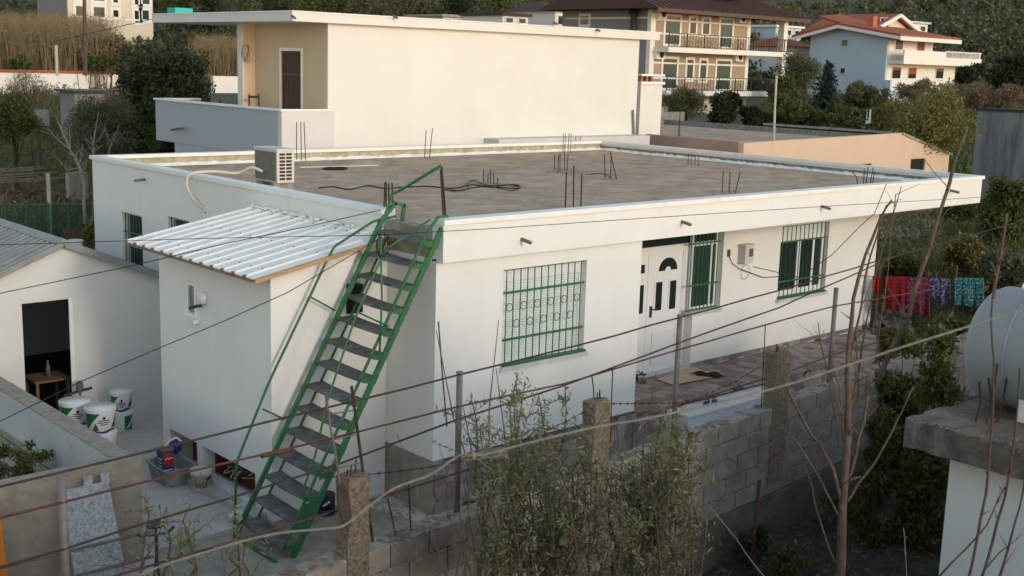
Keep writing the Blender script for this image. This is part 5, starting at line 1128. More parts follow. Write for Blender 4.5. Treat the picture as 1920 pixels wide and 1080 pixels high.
def left_walls():
    D = 78; a, b = UD(-40,170,D), UD(222,165,D); y0 = a.y; root = thing('boundary_wall', (a.x,y0,3), 'long whitewashed wall with a red coping below the reeds at left', 'wall')
    x0, x1 = a.x, U(222,160,'y',y0).x; zt = U(100,137,'y',y0).z; MB().box(x0,y0,zt-4,x1,y0+.3,zt).build('wall', M['whitewall'], root); MB().box(x0,y0-.1,zt,x1,y0+.4,zt+.18).build('coping', M['rooftile'], root)
    D = 90; y0 = UD(420,155,D).y; x0, x1 = U(400,155,'y',y0).x, U(470,155,'y',y0).x; zt = U(430,143,'y',y0).z
    o = MB().box(x0,y0,zt-3,x1,y0+.4,zt).build('white_wall_segment', M['whitewall']); tag(o, 'short white wall segment behind the dark evergreen beside the ochre balcony', 'wall')
    D = 62; p = UD(165,170,D); r = thing('garden_hut', (p.x,p.y,2), 'small grey hut with a dark flat roof among the shrubs at left', 'hut'); MB().box(p.x-.7,p.y,1.5,p.x+.9,p.y+2,p.z-.1).build('wall', M['greywall'], r); MB().box(p.x-.9,p.y-.3,p.z-.1,p.x+1.1,p.y+2.3,p.z+.02).build('roof_slab', M['ink'], r)
    D = 52; p = UD(72,215,D); r = thing('water_barrel_stand', (p.x,p.y,.5), 'grey box on a dark post among the shrubs at far left', 'box'); MB().box(p.x-.35,p.y-.3,p.z-.45,p.x+.35,p.y+.3,p.z+.2).build('box', M['greyconc'], r); MB().bar((p.x,p.y,.3),(p.x,p.y,p.z-.45),.1,.1).build('post', M['darkbark'], r)
    for k, (px, y0_, y1_, D, lab) in enumerate(((160,0,135,72,'tall brown wooden utility pole below the cream block'),(107,85,135,74,'short pale post by the red-coped wall at left'))):
        o = MB().tube([UD(px,y1_+6,D),UD(px-2,y0_-20 if k == 0 else y0_,D)], [.14,.11] if k == 0 else [.1,.1], 8).build('utility_pole' if k == 0 else 'post', M['bark'] if k == 0 else M['palebark']); tag(o, lab, 'pole' if k == 0 else 'post')
    w = MB().tube([UD(100,78,72),UD(180,60,70),UD(285,36,66)], .02, 5).build('overhead_wire', M['cable']); tag(w, 'dark wire from the utility pole to the slab roof corner', 'wire')
    # netting fence
    root = thing('netting_fence', UD(80,440,40), 'dark green netting fence on posts across the back of the left yard', 'fence')
    A, B = UD(-30,384,40), UD(168,383,40); za = .0; m = MB(); n = 8
    for i in range(n):
        p, q = A.lerp(B,i/n), A.lerp(B,(i+1)/n); m.quad((p.x,p.y,.02),(q.x,q.y,.02),(q.x,q.y,q.z),(p.x,p.y,p.z))
    m.build('netting', M['netg'], root)
    for i in range(6): p = A.lerp(B,i/5); MB().tube([(p.x,p.y,0),(p.x,p.y,p.z+.08)], .04, 6).build('post', M['dkgreen'], root)
    MB().tube([A,B], .02, 5).build('top_wire', M['green'], root)
    p = UD(90,325,40.5); o = MB().tube([(p.x,p.y,0),p], .07, 8).build('wooden_stake', M['palebark']); tag(o, 'pale wooden stake standing behind the netting fence', 'stake')
    p = U(140,455,'z',0); tag(MB().lathe([(.30,0),(.33,.03),(.38,.48),(.36,.5),(.34,.46),(.001,.3)], p, 20).build('red_tub', M['tubred'], None, True), 'large red plastic tub behind the cream outbuilding', 'tub')
    p = U(152,461,'z',0); p = p+Vector((-.6,-1.0,0)); tag(MB().lathe([(.2,0),(.21,.02),(.26,.37),(.25,.38),(.23,.36),(.001,.3)], p, 18).build('white_pail', M['plwhite'], None, True), 'white pail next to the red tub', 'pail')
    o = MB().box(*(UD(131,345,44)-Vector((.1,.2,.55))), *(UD(170,330,44)+Vector((0,.6,.1)))).build('stone_block', M['rawcon']); tag(o, 'pale stone block lying among the dry brush behind the house corner', 'stone')
    st = MB()
    for k in range(240): 
        p = U(rng.uniform(-20,165), rng.uniform(415,452), 'z', .0); st.blob((p.x,p.y,.03), (rng.uniform(.06,.2),rng.uniform(.06,.2),rng.uniform(.04,.12)), seed=k, amp=.25, sub=1)
    tag(st.build('stone_rubble', M['rawcon']), 'strip of grey stone rubble in front of the netting fence', 'rubble', kind='stuff')
    for k in range(9):
        a, b = UD(-20+rng.uniform(0,10),318+k*3.2,46), UD(rng.uniform(60,130),312+k*3.4,46); tag(MB().tube([a,b],.018,5).build('bamboo_cane', M['figb2']), '%s cane from the top of the pale cane stack lying at far left' % ('topmost','second','third','fourth','fifth','sixth','seventh','eighth','lowest')[k], 'cane', 'stacked canes at far left')
left_walls()
def right_ground():
    st = MB()
    for k in range(420):
        px, py = rng.uniform(1648,1765), rng.uniform(402,446); D = 30+rng.uniform(-2,6); p = U(px,py,'z',1.6); st.blob((p.x,p.y,gh(p.x,p.y)+.02), (rng.uniform(.06,.28),rng.uniform(.06,.28),rng.uniform(.03,.10)), seed=k, amp=.25, sub=1)
    tag(st.build('stone_rubble', M['rubble']), 'pale rubble and gravel beside the peach building under the veranda tip', 'rubble', kind='stuff')
    st = MB()
    for k in range(300):
        px, py = rng.uniform(1635,1700), rng.uniform(565,612); p = U(px,py,'z',.9); st.blob((p.x,p.y,max(gh(p.x,p.y),.3)+.1+rng.uniform(0,.45)), (rng.uniform(.05,.18),rng.uniform(.05,.18),rng.uniform(.05,.12)), seed=k, amp=.3, sub=1)
    tag(st.build('stone_heap', M['darkfoot']), 'dark heap of stones at the right end of the porch below the laundry', 'stones', kind='stuff')
M['rubble'] = mat('pale_rubble', (.33,.29,.25), .95, .3, 3, .5, 12)
right_ground()
def grey_barrier():
    c = UD(1828,260,48); x0, y1 = c.x, c.y; zt = U(1829,206,'x',x0).z; r = thing('grey_concrete_wall', (x0,y1-6,1), 'tall weathered grey concrete wall with black streaks at the right edge', 'wall')
    MB().box(x0,y1-14,.5,x0+.3,y1,zt).build('wall', M['greyconc'], r); MB().box(x0-.08,y1-14,zt,x0+.38,y1+.05,zt+.1).build('coping', M['ink'], r)
grey_barrier()
# ------------------------------------------------------------------ laundry
def laundry():
    D = 27.5; root = thing('clothes_line', UD(1740,620,D), 'wire clothes line with posts beyond the right end of the house', 'clothes line')
    pts = [(1600,515),(1640,519),(1700,521),(1745,522),(1800,521),(1850,518),(1900,512)]; MB().tube([UD(x,y,D) for x,y in pts], .008, 5).build('wire', M['cable'], root)
    for px in (1648,1792): p = UD(px,518,D); MB().tube([(p.x,p.y,gh(p.x,p.y)),p+Vector((0,0,.25))], .035, 6).build('post', M['bark'], root)
    def cloth(lab, x0, x1, y0, ybs, m):
        mb = MB(); n = 16; k = 8
        P = []
        for i in range(n+1):
            t = i/n; yb = ybs[0]+(ybs[1]-ybs[0])*t+(ybs[2] if len(ybs) > 2 else 0)*math.sin(math.pi*t); row = []
            for j in range(k+1):
                s_ = j/k; d = .05*s_*math.sin(t*14+x0)+.03*s_*math.sin(t*31)
                row.append(UD(x0+(x1-x0)*t, y0+(yb-y0)*s_, D-.02+d))
            P.append(row)
        for i in range(n):
            for j in range(k): mb.quad(P[i][j],P[i+1][j],P[i+1][j+1],P[i][j+1])
        o = mb.build('hanging_cloth', M[m], None, True); md = o.modifiers.new('thick','SOLIDIFY'); md.thickness = .008; tag(o, lab, 'laundry', 'laundry on the line')
    cloth('narrow bright red cloth on the line next to the house wall', 1636,1652,517,(548,550),'clothred2')
    cloth('wide dark red sheet hanging on the clothes line', 1659,1701,518,(578,588),'clothred')
    cloth('magenta patterned cloth beside the dark red sheet', 1700,1743,520,(584,596),'cl_pink')
    cloth('purple and white patterned cloth on the clothes line', 1744,1782,522,(548,558,18),'cl_purple')
    cloth('teal patterned cloth at the right of the clothes line', 1789,1845,521,(572,575),'cl_teal')
M['clothred2'] = mat('bright_red_cloth', (.30,.015,.012), .95, .1, 4)
laundry()
# ------------------------------------------------------------------ outbuilding with the tank, and on the camera's side a house and an added shade block
def outbuilding():
    r = thing('tank_outbuilding', (3,-10,1.4), 'white outbuilding with a rough concrete slab roof at bottom right', 'outbuilding')
    zt = 3.6; x0, y0 = -1.04, -7.92
    MB().box(x0+.30,y0-5.5,.2,x0+7,y0-.30,zt-.26).build('wall', M['paint'], r)
    m = MB(); n = 60; R_ = random.Random(5); top = []; bot = []          # slab with a broken edge
    outline = [(x0,y0-5.9),(x0,y0)]; pts = []
    for i in range(n+1): pts.append((x0+R_.uniform(-.03,.02), y0-5.9+5.9*i/n))
    for i in range(1,n+1): pts.append((x0+7.4*i/n, y0+R_.uniform(-.03,.03)))
    pts += [(x0+7.4,y0-5.9)]
    for (x, y) in pts: top.append((x,y,zt+R_.uniform(-.02,.02))); bot.append((x+R_.uniform(0,.03)*(x < x0+.1),y,zt-.25+R_.uniform(-.015,.015)))
    k = len(pts); m._a(top+bot, [tuple(range(k))[::-1], tuple(range(k,2*k))]+[(i,(i+1)%k,k+(i+1)%k,k+i) for i in range(k)]); m.build('roof_slab', M['slabcon'], r)
    lp = MB()
    for i in range(300):
        lp.blob((x0+R_.uniform(-.02,.10) if i % 2 else x0+R_.uniform(0,3), y0-R_.uniform(0,3), zt+R_.uniform(-.03 if i % 2 else 0,.02)), (R_.uniform(.006,.026),R_.uniform(.006,.026),R_.uniform(.005,.014)), seed=i, amp=.3, sub=1)
    tag(lp.build('loose_gravel', M['gravelcon'], r), kind='stuff')
    # tank
    c = Vector((.10,-8.3,4.16)); rad = .54; ly = -7.95; t = thing('water_tank', (c.x,ly-1,zt), 'large grey-blue cylindrical water tank lying on the slab roof at right', 'tank')
    cz = zt+.02+rad; prof = [(.001,.30)]+[(rad*math.sin(a), .06+.24*math.cos(a)) for a in np.linspace(.15,math.pi/2,10)]+[(rad,-1.9)]+[(rad*math.cos(a), -1.9-.3*math.sin(a)) for a in np.linspace(.2,1.5,6)]
    MB().lathe(prof, (c.x,ly-.3,cz), 40, ax='y').build('shell', M['tank'], t, True)
    for yy in (ly-.5, ly-1.25, ly-2.0): MB().tube([(c.x+(rad+.004)*math.cos(a),yy,cz+(rad+.004)*math.sin(a)) for a in np.linspace(0,6.2832,41)], .006, 5).build('weld_seam', M['tank'], t)
    for yy in (ly-.62, ly-1.9): MB().prism([(c.x-.4,yy,zt),(c.x+.4,yy,zt),(c.x+.4,yy,zt+.3),(c.x+.22,yy,zt+.16),(c.x-.22,yy,zt+.16),(c.x-.4,yy,zt+.3)], (0,-.14,0)).build('saddle_block', M['paint'], t)
    p = U(1880,548,'x',c.x); cb = MB()
    for q in range(6): cb.tube([Vector((c.x+.02*q,ly-.75-.02*q,cz+rad+.02))+Vector((.12*math.cos(a),.16*math.sin(a),.012*math.sin(3*a+q))) for a in np.linspace(0,6.0,20)], .008, 5)
    tag(cb.build('cable_coil', M['cable']), 'black cable coil lying on top of the water tank', 'cable')
    hs = MB().tube([Vector((c.x-.1,ly-.5,cz+rad+.25)),Vector((c.x-.2,ly-.45,cz+rad+.05)),Vector((c.x-.28,ly-.6,cz+rad-.05)),Vector((c.x-.2,ly-.9,cz+rad+.0)),Vector((c.x-.05,ly-1.2,cz+rad+.03))], .01, 6).build('white_tube', M['hose']); tag(hs, 'thin white tube draped over the water tank', 'tube')
    # rebar tuft on the corner of the slab
    tf = thing('rebar_starter', (x0+.55,y0-.45,zt), 'tuft of dark rusty bars on the slab roof corner beside the tank', 'rebar')
    for i in range(5): q = Vector((x0+.45+.07*i,y0-.42-.06*(i%3),zt-.02)); MB().tube([q,q+Vector((R_.uniform(-.03,.05),R_.uniform(-.05,.02),.2)),q+Vector((R_.uniform(-.06,.08),R_.uniform(-.06,.02),.38+.16*(i%3)))], .010, 5).build('bar', M['rust'], tf)
M['slabcon'] = mat('mossy_slab_concrete', (.16,.14,.12), .95, .45, 6, .9, 22, stain=(.17,.095,.035), stain_scale=2, stain_amt=.8)
outbuilding()
def camera_side():
    r = thing('unseen_shade_block', (3,-18,0), 'unseen low flat-roofed block added behind the viewpoint to cast shade', 'building')  # unseen block, added to shade the garden wall and lower facade
    MB().box(-6.6,-24,0,24,-15.0,4.1).build('wall', M['paint'], r); MB().box(-6.7,-24.1,4.1,24.1,-14.9,4.3).build('parapet_cap', M['capwhite'], r)
    for x in (-3,2,7,12): w = MB().box(x,-14.999,2.2,x+1.3,-14.95,3.5).build('window', M['pvc'], r); MB().box(x+.08,-14.949,2.28,x+1.22,-14.94,3.42).build('pane', M['glass'], w)
    r = thing('viewpoint_house', (-14,-19,0), 'white house with the roof terrace from which the view is taken', 'building')
    MB().box(-22,-25,0,-6.61,-14.6,4.8).build('wall', M['paint'], r); MB().box(-22,-25,4.8,-6.5,-13.3,4.95).build('terrace_slab', M['rawcon'], r)
camera_side()
# ------------------------------------------------------------------ vegetation
def leaf_quads(C, size, asp, g, up=.3, droop=None):
    """numpy: diamond-shaped, slightly folded leaves at points C"""
    n = len(C); d = g.normal(size=(n,3)); d[:,2] += up; d /= np.linalg.norm(d,axis=1)[:,None]
    e = np.cross(d, g.normal(size=(n,3))); e /= np.linalg.norm(e,axis=1)[:,None]
    s = (size*g.uniform(.6,1.35,n))[:,None]
    a = C; b = C+d*s*.5+e*s*asp*.5; c = C+d*s; f = C+d*s*.5-e*s*asp*.5
    V = np.stack([a,b,c,f],1).reshape(-1,3); F = np.arange(4*n).reshape(-1,4); return V, F
def crown_pts(g, clumps, n):
    """points through a set of (centre, radius) clumps, denser near each clump's skin"""
    w = np.array([c[1]**2 for c in clumps]); k = g.choice(len(clumps), n, p=w/w.sum())
    cc = np.array([tuple(c[0]) for c in clumps])[k]; rr = np.array([c[1] for c in clumps])[k]
    v = g.normal(size=(n,3)); v /= np.linalg.norm(v,axis=1)[:,None]; q = g.uniform(0,1,n)**(1/2.2)
    return cc+v*(rr*q)[:,None]*np.array([1,1,.85])
def make_tree(name, label, base, H, Wd, leaf, bark, nl=5000, ls=.14, asp=.5, ncl=22, trunk=.25, cat='tree', group=None, seed=0, cr=.24, tr=.05, flat=1.0, dropn=0):
    g = np.random.default_rng(seed); base = Vector(base); root = thing(name, base, label, cat, group)
    cl = []; z0 = H*trunk
    for i in range(ncl):
        while True:
            p = g.uniform(-1,1,3)
            if cat == 'shrub' and p[0]**2+p[1]**2 < (1-.22*(p[2]+1))**2: break
            if cat != 'shrub' and p@p < 1 and p@p > .05: break
        rad = min(Wd/2, (H-z0)/2)*cr*2*g.uniform(.6,1.15)
        q = (base.x+p[0]*(Wd/2-rad*.5), base.y+p[1]*(Wd/2-rad*.5)*flat, base.z+z0+(H-z0)/2+p[2]*((H-z0)/2-rad*.6)); cl.append((q, rad))
    V, F = leaf_quads(crown_pts(g, cl, nl), ls, asp, g)
    t = MB(); top = base+Vector((g.uniform(-.1,.1)*Wd, g.uniform(-.1,.1)*Wd, z0+(H-z0)*.45))
    t.tube([base-Vector((0,0,.3)), base.lerp(top,.45)+Vector((g.uniform(-.05,.05),0,0))*H, top], [tr*1.2, tr, tr*.5], 7)
    for (q, rad) in cl[::2]:
        s_ = base.lerp(top, g.uniform(.45,.95)); t.tube([s_, s_.lerp(Vector(q),.5)+Vector((0,0,.05*H)), Vector(q)], [tr*.45,tr*.28,tr*.08], 5)
    t.build('trunk', M[bark], root, True); mesh_obj('crown', V, F, M[leaf], root); return root
def ground_at(px, D, yy=300):
    p = UD(px, yy, D); return Vector((p.x, p.y, gh(p.x, p.y)))
def tree_px(name, label, px, py0, py1, wpx, D, leaf, **k):
    """tree whose crown spans py0..py1 and wpx wide in the photo, standing at distance D on the terrain"""
    b = ground_at(px, D, py1); top = UD(px, py0, D); H = top.z-b.z; bot = UD(px, py1, D).z-b.z
    k.setdefault('trunk', max(.04, min(.6, bot/H))); return make_tree(name, label, b, H, wpx*D/CF, leaf, k.pop('bark','darkbark'), **k)
G1 = 'shrubs and trees behind the left yard'; G2 = 'shrubs and trees between the peach building and the villas'
tree_px('evergreen_tree','large dense dark evergreen tree left of the lilac balcony', 318,40,295,200,46,'L_dark', nl=20900, ls=0.177, ncl=40, seed=1, cr=.22, tr=.16, trunk=.12, group=G1)
tree_px('grey_green_tree','broad grey-green tree in the left garden below the evergreen', 190,180,300,190,43,'L_grey', nl=13300, ls=0.116, asp=.35, ncl=30, seed=2, tr=.09, group=G1)
tree_px('green_bush','green bush right beside the left end of the balcony', 262,225,300,90,44,'L_green', nl=6650, ls=0.109, ncl=14, seed=3, tr=.06, group=G1)
tree_px('green_bush','leafy green bush at the left edge below the white wall', 35,175,290,110,48,'L_green', nl=9500, ls=0.122, ncl=20, seed=4, tr=.07, group=G1)
tree_px('dry_brown_tree','leafless brownish tree in front of the white wall at left', 60,125,215,90,56,'L_brown', nl=4940, ls=0.15, asp=.12, ncl=18, seed=5, tr=.06, group=G1)
tree_px('pink_twig_tree','reddish twiggy tree left of the dark evergreen', 215,150,240,80,58,'L_twig', nl=4560, ls=0.177, asp=.1, ncl=16, seed=6, tr=.06, group=G1) if False else None
M['L_twig'] = leafmat('reddish_twigs', (.10,.06,.055), (.26,.17,.15), .1)
tree_px('pink_twig_tree','reddish twiggy tree left of the dark evergreen', 220,150,240,80,58,'L_twig', nl=4560, ls=0.177, asp=.1, ncl=16, seed=6, tr=.06, group=G1)
tree_px('brown_bush','brown dry bush above the white wall below the cream block', 195,60,135,110,84,'L_brown', nl=6650, ls=0.272, asp=.25, ncl=20, seed=7, tr=.08, group=G1)
tree_px('green_bush','bright green bush behind the red coping at left', 40,105,135,50,82,'L_green', nl=2850, ls=0.238, ncl=8, seed=8, tr=.07, group=G1)
tree_px('green_bush','dark green bush between utility pole and evergreen', 205,100,140,70,82,'L_green', nl=3800, ls=0.238, ncl=10, seed=9, tr=.07, group=G1)
tree_px('potted_shrub','tall leafy potted shrub at the rear corner of the house', 171,375,470,28,37,'L_yell', nl=2660, ls=0.109, asp=.35, ncl=12, seed=10, tr=.04)
# right mid ground
tree_px('olive_tree','olive tree in front of the tan villa beside the chimney', 1280,160,240,90,66,'L_grey', nl=8550, ls=0.163, asp=.3, ncl=22, seed=11, tr=.1, group=G2)
tree_px('citrus_tree','dark glossy tree in front of the tan villa ground floor', 1358,168,236,70,62,'L_dark', nl=6840, ls=0.177, ncl=18, seed=12, tr=.09, group=G2)
tree_px('citrus_tree','smaller dark tree under the tan villa column', 1405,195,240,45,62,'L_dark', nl=3800, ls=0.163, ncl=12, seed=13, tr=.07, group=G2)
tree_px('grey_tree','grey leafless-looking tree between the two villas', 1487,90,232,95,80,'L_grey', nl=8550, ls=0.231, asp=.2, ncl=26, seed=14, tr=.1, group=G2)
tree_px('grey_tree','slim dark tree right behind the pale pole', 1468,130,236,40,60,'L_green', nl=4180, ls=0.163, ncl=14, seed=15, tr=.07, group=G2)
tree_px('green_bush','rounded green bush right of the conifer', 1615,150,215,110,66,'L_grey', nl=8550, ls=0.163, asp=.4, ncl=22, seed=16, tr=.08, group=G2)
tree_px('green_bush','bright green shrub bank left of the white panel', 1590,195,250,110,54,'L_green', nl=8550, ls=0.136, ncl=20, seed=17, tr=.06, group=G2)
tree_px('green_bush','green shrub bank behind the flat peach roof', 1500,195,245,100,56,'L_green', nl=7980, ls=0.136, ncl=20, seed=18, tr=.06, group=G2)
tree_px('green_bush','low shrub mass in front of the tan villa column', 1445,205,240,60,56,'L_dark', nl=4750, ls=0.136, ncl=12, seed=19, tr=.06, group=G2)
tree_px('yellow_green_tree','large yellowish-green shrub behind the right end of the peach building', 1740,155,300,170,44,'L_yell', nl=17100, ls=0.116, asp=.4, ncl=36, seed=20, tr=.1, group=G2)
tree_px('yellow_green_tree','smaller yellow-green shrub left of the large one', 1672,185,262,90,47,'L_yell', nl=8550, ls=0.116, asp=.4, ncl=20, seed=21, tr=.07, group=G2)
tree_px('dry_brown_tree','dry brown-stemmed thicket above the grey concrete wall', 1855,150,215,150,60,'L_brown', nl=9880, ls=0.177, asp=.15, ncl=26, seed=22, tr=.07, group=G2)
tree_px('dry_brown_tree','dry flowering thicket in front of the white villa', 1735,140,200,120,68,'L_brown', nl=6840, ls=0.19, asp=.2, ncl=20, seed=23, tr=.07, group=G2)
tree_px('evergreen_tree','dark evergreen at the right edge above the grey wall', 1905,92,180,110,78,'L_dark', nl=9880, ls=0.245, ncl=26, seed=24, tr=.14, group=G2)
tree_px('evergreen_tree','dark round tree right of the white villa balcony', 1818,112,160,60,95,'L_dark', nl=4940, ls=0.245, ncl=16, seed=25, tr=.1, group=G2)
tree_px('green_bush','grey-green hedge tree below the blue villa wall', 1470,150,225,60,90,'L_grey', nl=4940, ls=0.245, ncl=16, seed=26, tr=.1, group=G2)
def conifer(label, px, py0, py1, wpx, D, seed):
    g = np.random.default_rng(seed); b = ground_at(px, D, py1); H = UD(px,py0,D).z-b.z; Wd = wpx*D/CF; root = thing('conifer_tree', b, label, 'tree', G2)
    MB().tube([b-Vector((0,0,.3)), b+Vector((0,0,H))], [.16,.02], 7).build('trunk', M['darkbark'], root); P = []; lv = 15
    for i in range(lv):
        t = i/lv; z = H*(.12+.86*t); R_ = Wd/2*(1-t)*(.85+.3*g.random())
        for k in range(9):
            a = k*.7+i*1.3+g.uniform(-.2,.2); n = int(16*(1-t))+5
            for s_ in np.linspace(.1,1,n): P.append((b.x+math.cos(a)*R_*s_, b.y+math.sin(a)*R_*s_, b.z+z-.22*R_*s_+g.uniform(-.06,.06)))
    V, F = leaf_quads(np.array(P), .34, .35, g, -.2); mesh_obj('needles', V, F, M['L_pine'], root)
conifer('young conifer with a pointed top in front of the blue villa', 1546,112,225,92,70,31)
# trees along the crest behind the slab roof, top of the picture
for i, (px, y0, y1, w_, D) in enumerate(((455,-20,30,90,125),(520,-30,30,110,135),(600,-30,30,110,130),(690,-25,32,120,128),(770,-30,34,110,132),(850,-30,40,120,135),(930,-30,42,120,128),(1010,-25,52,110,125),(1065,-30,50,80,140),(400,-30,30,70,150),(330,-40,30,70,160))):
    tree_px('hill_tree', 'dark tree on the crest above the slab roof, %s from left' % ['second','third','fourth','fifth','sixth','seventh','eighth','ninth','tenth','leftmost','first'][i], px, y0, y1, w_, D, ('L_hill','L_dark','L_green','L_hill')[i % 4], nl=4500, ls=.36, ncl=22, seed=60+i, tr=.16, group='trees on the crest above the slab roof', trunk=.15)
# right lower shrubs behind the wall and beside the laundry
for i, (px, y0, y1, w_, D, lf, lab) in enumerate(((1690,600,740,110,15,'L_green','dense dark shrub behind the block wall below the laundry'),(1745,610,800,120,13,'L_green','dark green shrub beside the slab roof corner'),(1650,690,800,70,13,'L_green','ivy-like shrub hanging at the far end of the block wall'),
        (1780,585,680,90,19,'L_green','green shrub below the teal cloth'),(1670,590,640,60,22,'L_yell','yellowish shrub below the dark red sheet'),(1850,590,640,120,24,'L_green','green shrub right of the laundry behind the tank'),(1880,470,560,140,29,'L_grey','grey-green shrub above the laundry at the right edge'),(1700,480,525,90,31,'L_green','low green shrub above the dark red sheet'),
        (1800,440,520,110,32,'L_yell','yellow-green shrub above the teal cloth'),(1880,330,450,110,36,'L_green','green shrub at the foot of the grey concrete wall'),(1800,345,400,70,40,'L_green','green shrub right of the veranda slab tip'))):
    b = UD(px, y1, D); b.z = min(b.z, max(gh(b.x,b.y), b.z-1.5)); top = UD(px,y0,D)
    make_tree('dense_shrub', lab, b, top.z-b.z, w_*D/CF, lf, 'darkbark', nl=9000, ls=.036+.003*D, asp=.45, ncl=34, trunk=.0, seed=90+i, tr=.03, cat='shrub', group='shrubs beside and behind the block wall')
# small plants in the garden soil and planter
for i, (px, py, w_, h_, lf, lab) in enumerate(((1415,1062,115,75,'L_dark','low dark plant in the shaded garden soil below the olive bush'),(1585,990,130,75,'L_green','leafy low plant at the foot of the bare tree'),(1470,1085,90,60,'L_green','small plant at the bottom edge beside the red stake'))):
    b = U(px, py, 'z', 1.42); D = (b-CO).dot(CW); make_tree('garden_plant', lab, b, h_*D/CF, w_*D/CF, lf, 'darkbark', nl=900, ls=.07, asp=.3, ncl=12, trunk=.1, seed=120+i, tr=.008, cat='plant', group='low plants in the garden')
b = U(25,905,'z',.62); make_tree('planter_bush','small green bush inside the planter at the left edge', b, .6, 1.1, 'L_green', 'darkbark', nl=1800, ls=.06, ncl=14, trunk=.05, seed=130, tr=.01, cat='bush')
tag(MB().tube([U(1412,1085,'z',1.4),U(1414,1000,'y',-6.4),U(1424,900,'y',-6.4)], .018, 6).build('wooden_stake', M['redrust']), 'reddish stake standing in the soil before the block wall', 'stake')

M['figbark'] = mat('grey_fig_bark', (.20,.18,.165), .9, .25, 10, .3, 40)
# bare fig tree and other branching
def branch_tree(name, label, cat, paths, m, group=None, twigs=0, seed=0, tw=.25):
    g = random.Random(seed); P0 = paths[0][0][0]; root = thing(name, P0, label, cat, group)
    for k, (pts, r0, r1) in enumerate(paths):
        P = [Vector(p) for p in pts]; n = len(P); mb = MB(); q = [P[0]]
        for a, b in zip(P, P[1:]):
            L_ = (b-a).length
            for t in (.5,1): q.append(a.lerp(b,t)+Vector((g.uniform(-1,1),g.uniform(-1,1),g.uniform(-1,1)))*L_*.025*(t < 1))
        R_ = [.74*(r0+(r1-r0)*i/(len(q)-1))*g.uniform(.92,1.1) for i in range(len(q))]; mb.tube(q, R_, 7)
        for t in range(twigs):
            i = g.randint(1,len(q)-1); a = q[i]; d = (q[i]-q[i-1]).normalized(); side = Vector((g.uniform(-1,1),g.uniform(-1,1),g.uniform(-.2,1))).normalized(); e = a+(d*.5+side*.8)*tw*g.uniform(.3,1)
            mb.tube([a, a.lerp(e,.5)+Vector((0,0,.02*tw)), e], [r1*.6,r1*.4,r1*.2], 4)
        mb.build('trunk' if k == 0 else 'branch', m, root, True)
def PX(D, *pts): return [UD(x,y,D) for x,y in pts]
D = 38
branch_tree('fig_tree','bare pale-barked fig tree behind the left rear corner of the house','tree',[(PX(D,(160,420),(158,345),(148,310),(132,283)),.09,.05),(PX(D,(132,283),(118,250),(103,215)),.045,.015),(PX(D,(128,278),(108,262),(94,245)),.035,.012),(PX(D,(148,310),(155,292),(148,280)),.03,.012),(PX(D,(131,283),(131,255),(130,235)),.03,.01),(PX(D,(146,315),(128,318),(112,303)),.03,.012),(PX(D,(148,322),(130,325),(118,312)),.03,.01),(PX(D,(150,312),(165,300),(166,296)),.025,.01)],M['figbark'],None,6,1,.6)
branch_tree('fig_tree','second bare pale tree touching the left roof corner','tree',[(PX(39,(176,420),(175,300),(175,275)),.08,.05),(PX(39,(175,275),(178,250),(185,210)),.045,.012),(PX(39,(175,276),(163,262),(155,250)),.03,.01),(PX(39,(177,272),(190,255),(198,238)),.03,.01)],M['figbark'],None,6,2,.6)
branch_tree('fig_tree','small pale forked sapling just above the left roof edge','tree',[(PX(40,(200,420),(203,290),(210,268)),.05,.03),(PX(40,(210,268),(218,250),(224,235)),.025,.01),(PX(40,(208,272),(200,250),(196,232)),.025,.01)],M['figbark'],None,6,3,.6)
# foreground bare tree
D = 9.3
branch_tree('bare_tree','bare young tree with reddish brown trunk in the foreground garden','tree',[
 (PX(D,(1572,1140),(1577,1050),(1580,945),(1586,860),(1590,780),(1588,700)),.052,.030),(PX(D,(1588,700),(1592,640),(1600,560),(1622,480),(1650,410),(1672,375)),.026,.010),
 (PX(D,(1579,950),(1562,880),(1540,840),(1510,795),(1488,755),(1473,722)),.022,.012),(PX(D,(1571,965),(1550,925),(1520,870),(1490,825),(1452,786)),.014,.007),(PX(D,(1567,1058),(1545,1000),(1528,945),(1520,905),(1508,875)),.011,.005),
 (PX(D,(1582,948),(1610,905),(1640,868),(1672,810),(1692,770),(1713,724)),.017,.006),(PX(D,(1588,905),(1605,850),(1620,790),(1628,740)),.02,.012),(PX(D,(1583,830),(1578,770),(1575,730),(1562,690)),.013,.007),(PX(D,(1590,790),(1602,740),(1608,690)),.015,.008),(PX(D,(1588,800),(1572,760),(1560,710)),.010,.006),(PX(D,(1592,770),(1620,750),(1645,742)),.007,.003)],M['bark'],None,2,4,.2)
D = 11.5
branch_tree('leaning_tree','leaning brown tree trunk rising in front of the laundry','tree',[(PX(D,(1645,720),(1660,680),(1690,620),(1705,590),(1730,500),(1752,430),(1780,345),(1800,275),(1814,238)),.040,.018),(PX(D,(1700,595),(1692,588),(1690,575)),.04,.03),(PX(D,(1752,430),(1775,395),(1790,385)),.008,.003),(PX(D,(1778,352),(1750,322),(1735,300)),.007,.003),(PX(D,(1610,700),(1625,600),(1640,520),(1665,430),(1690,350)),.012,.005)],M['bark'],None,2,5,.25)
D = 10.5
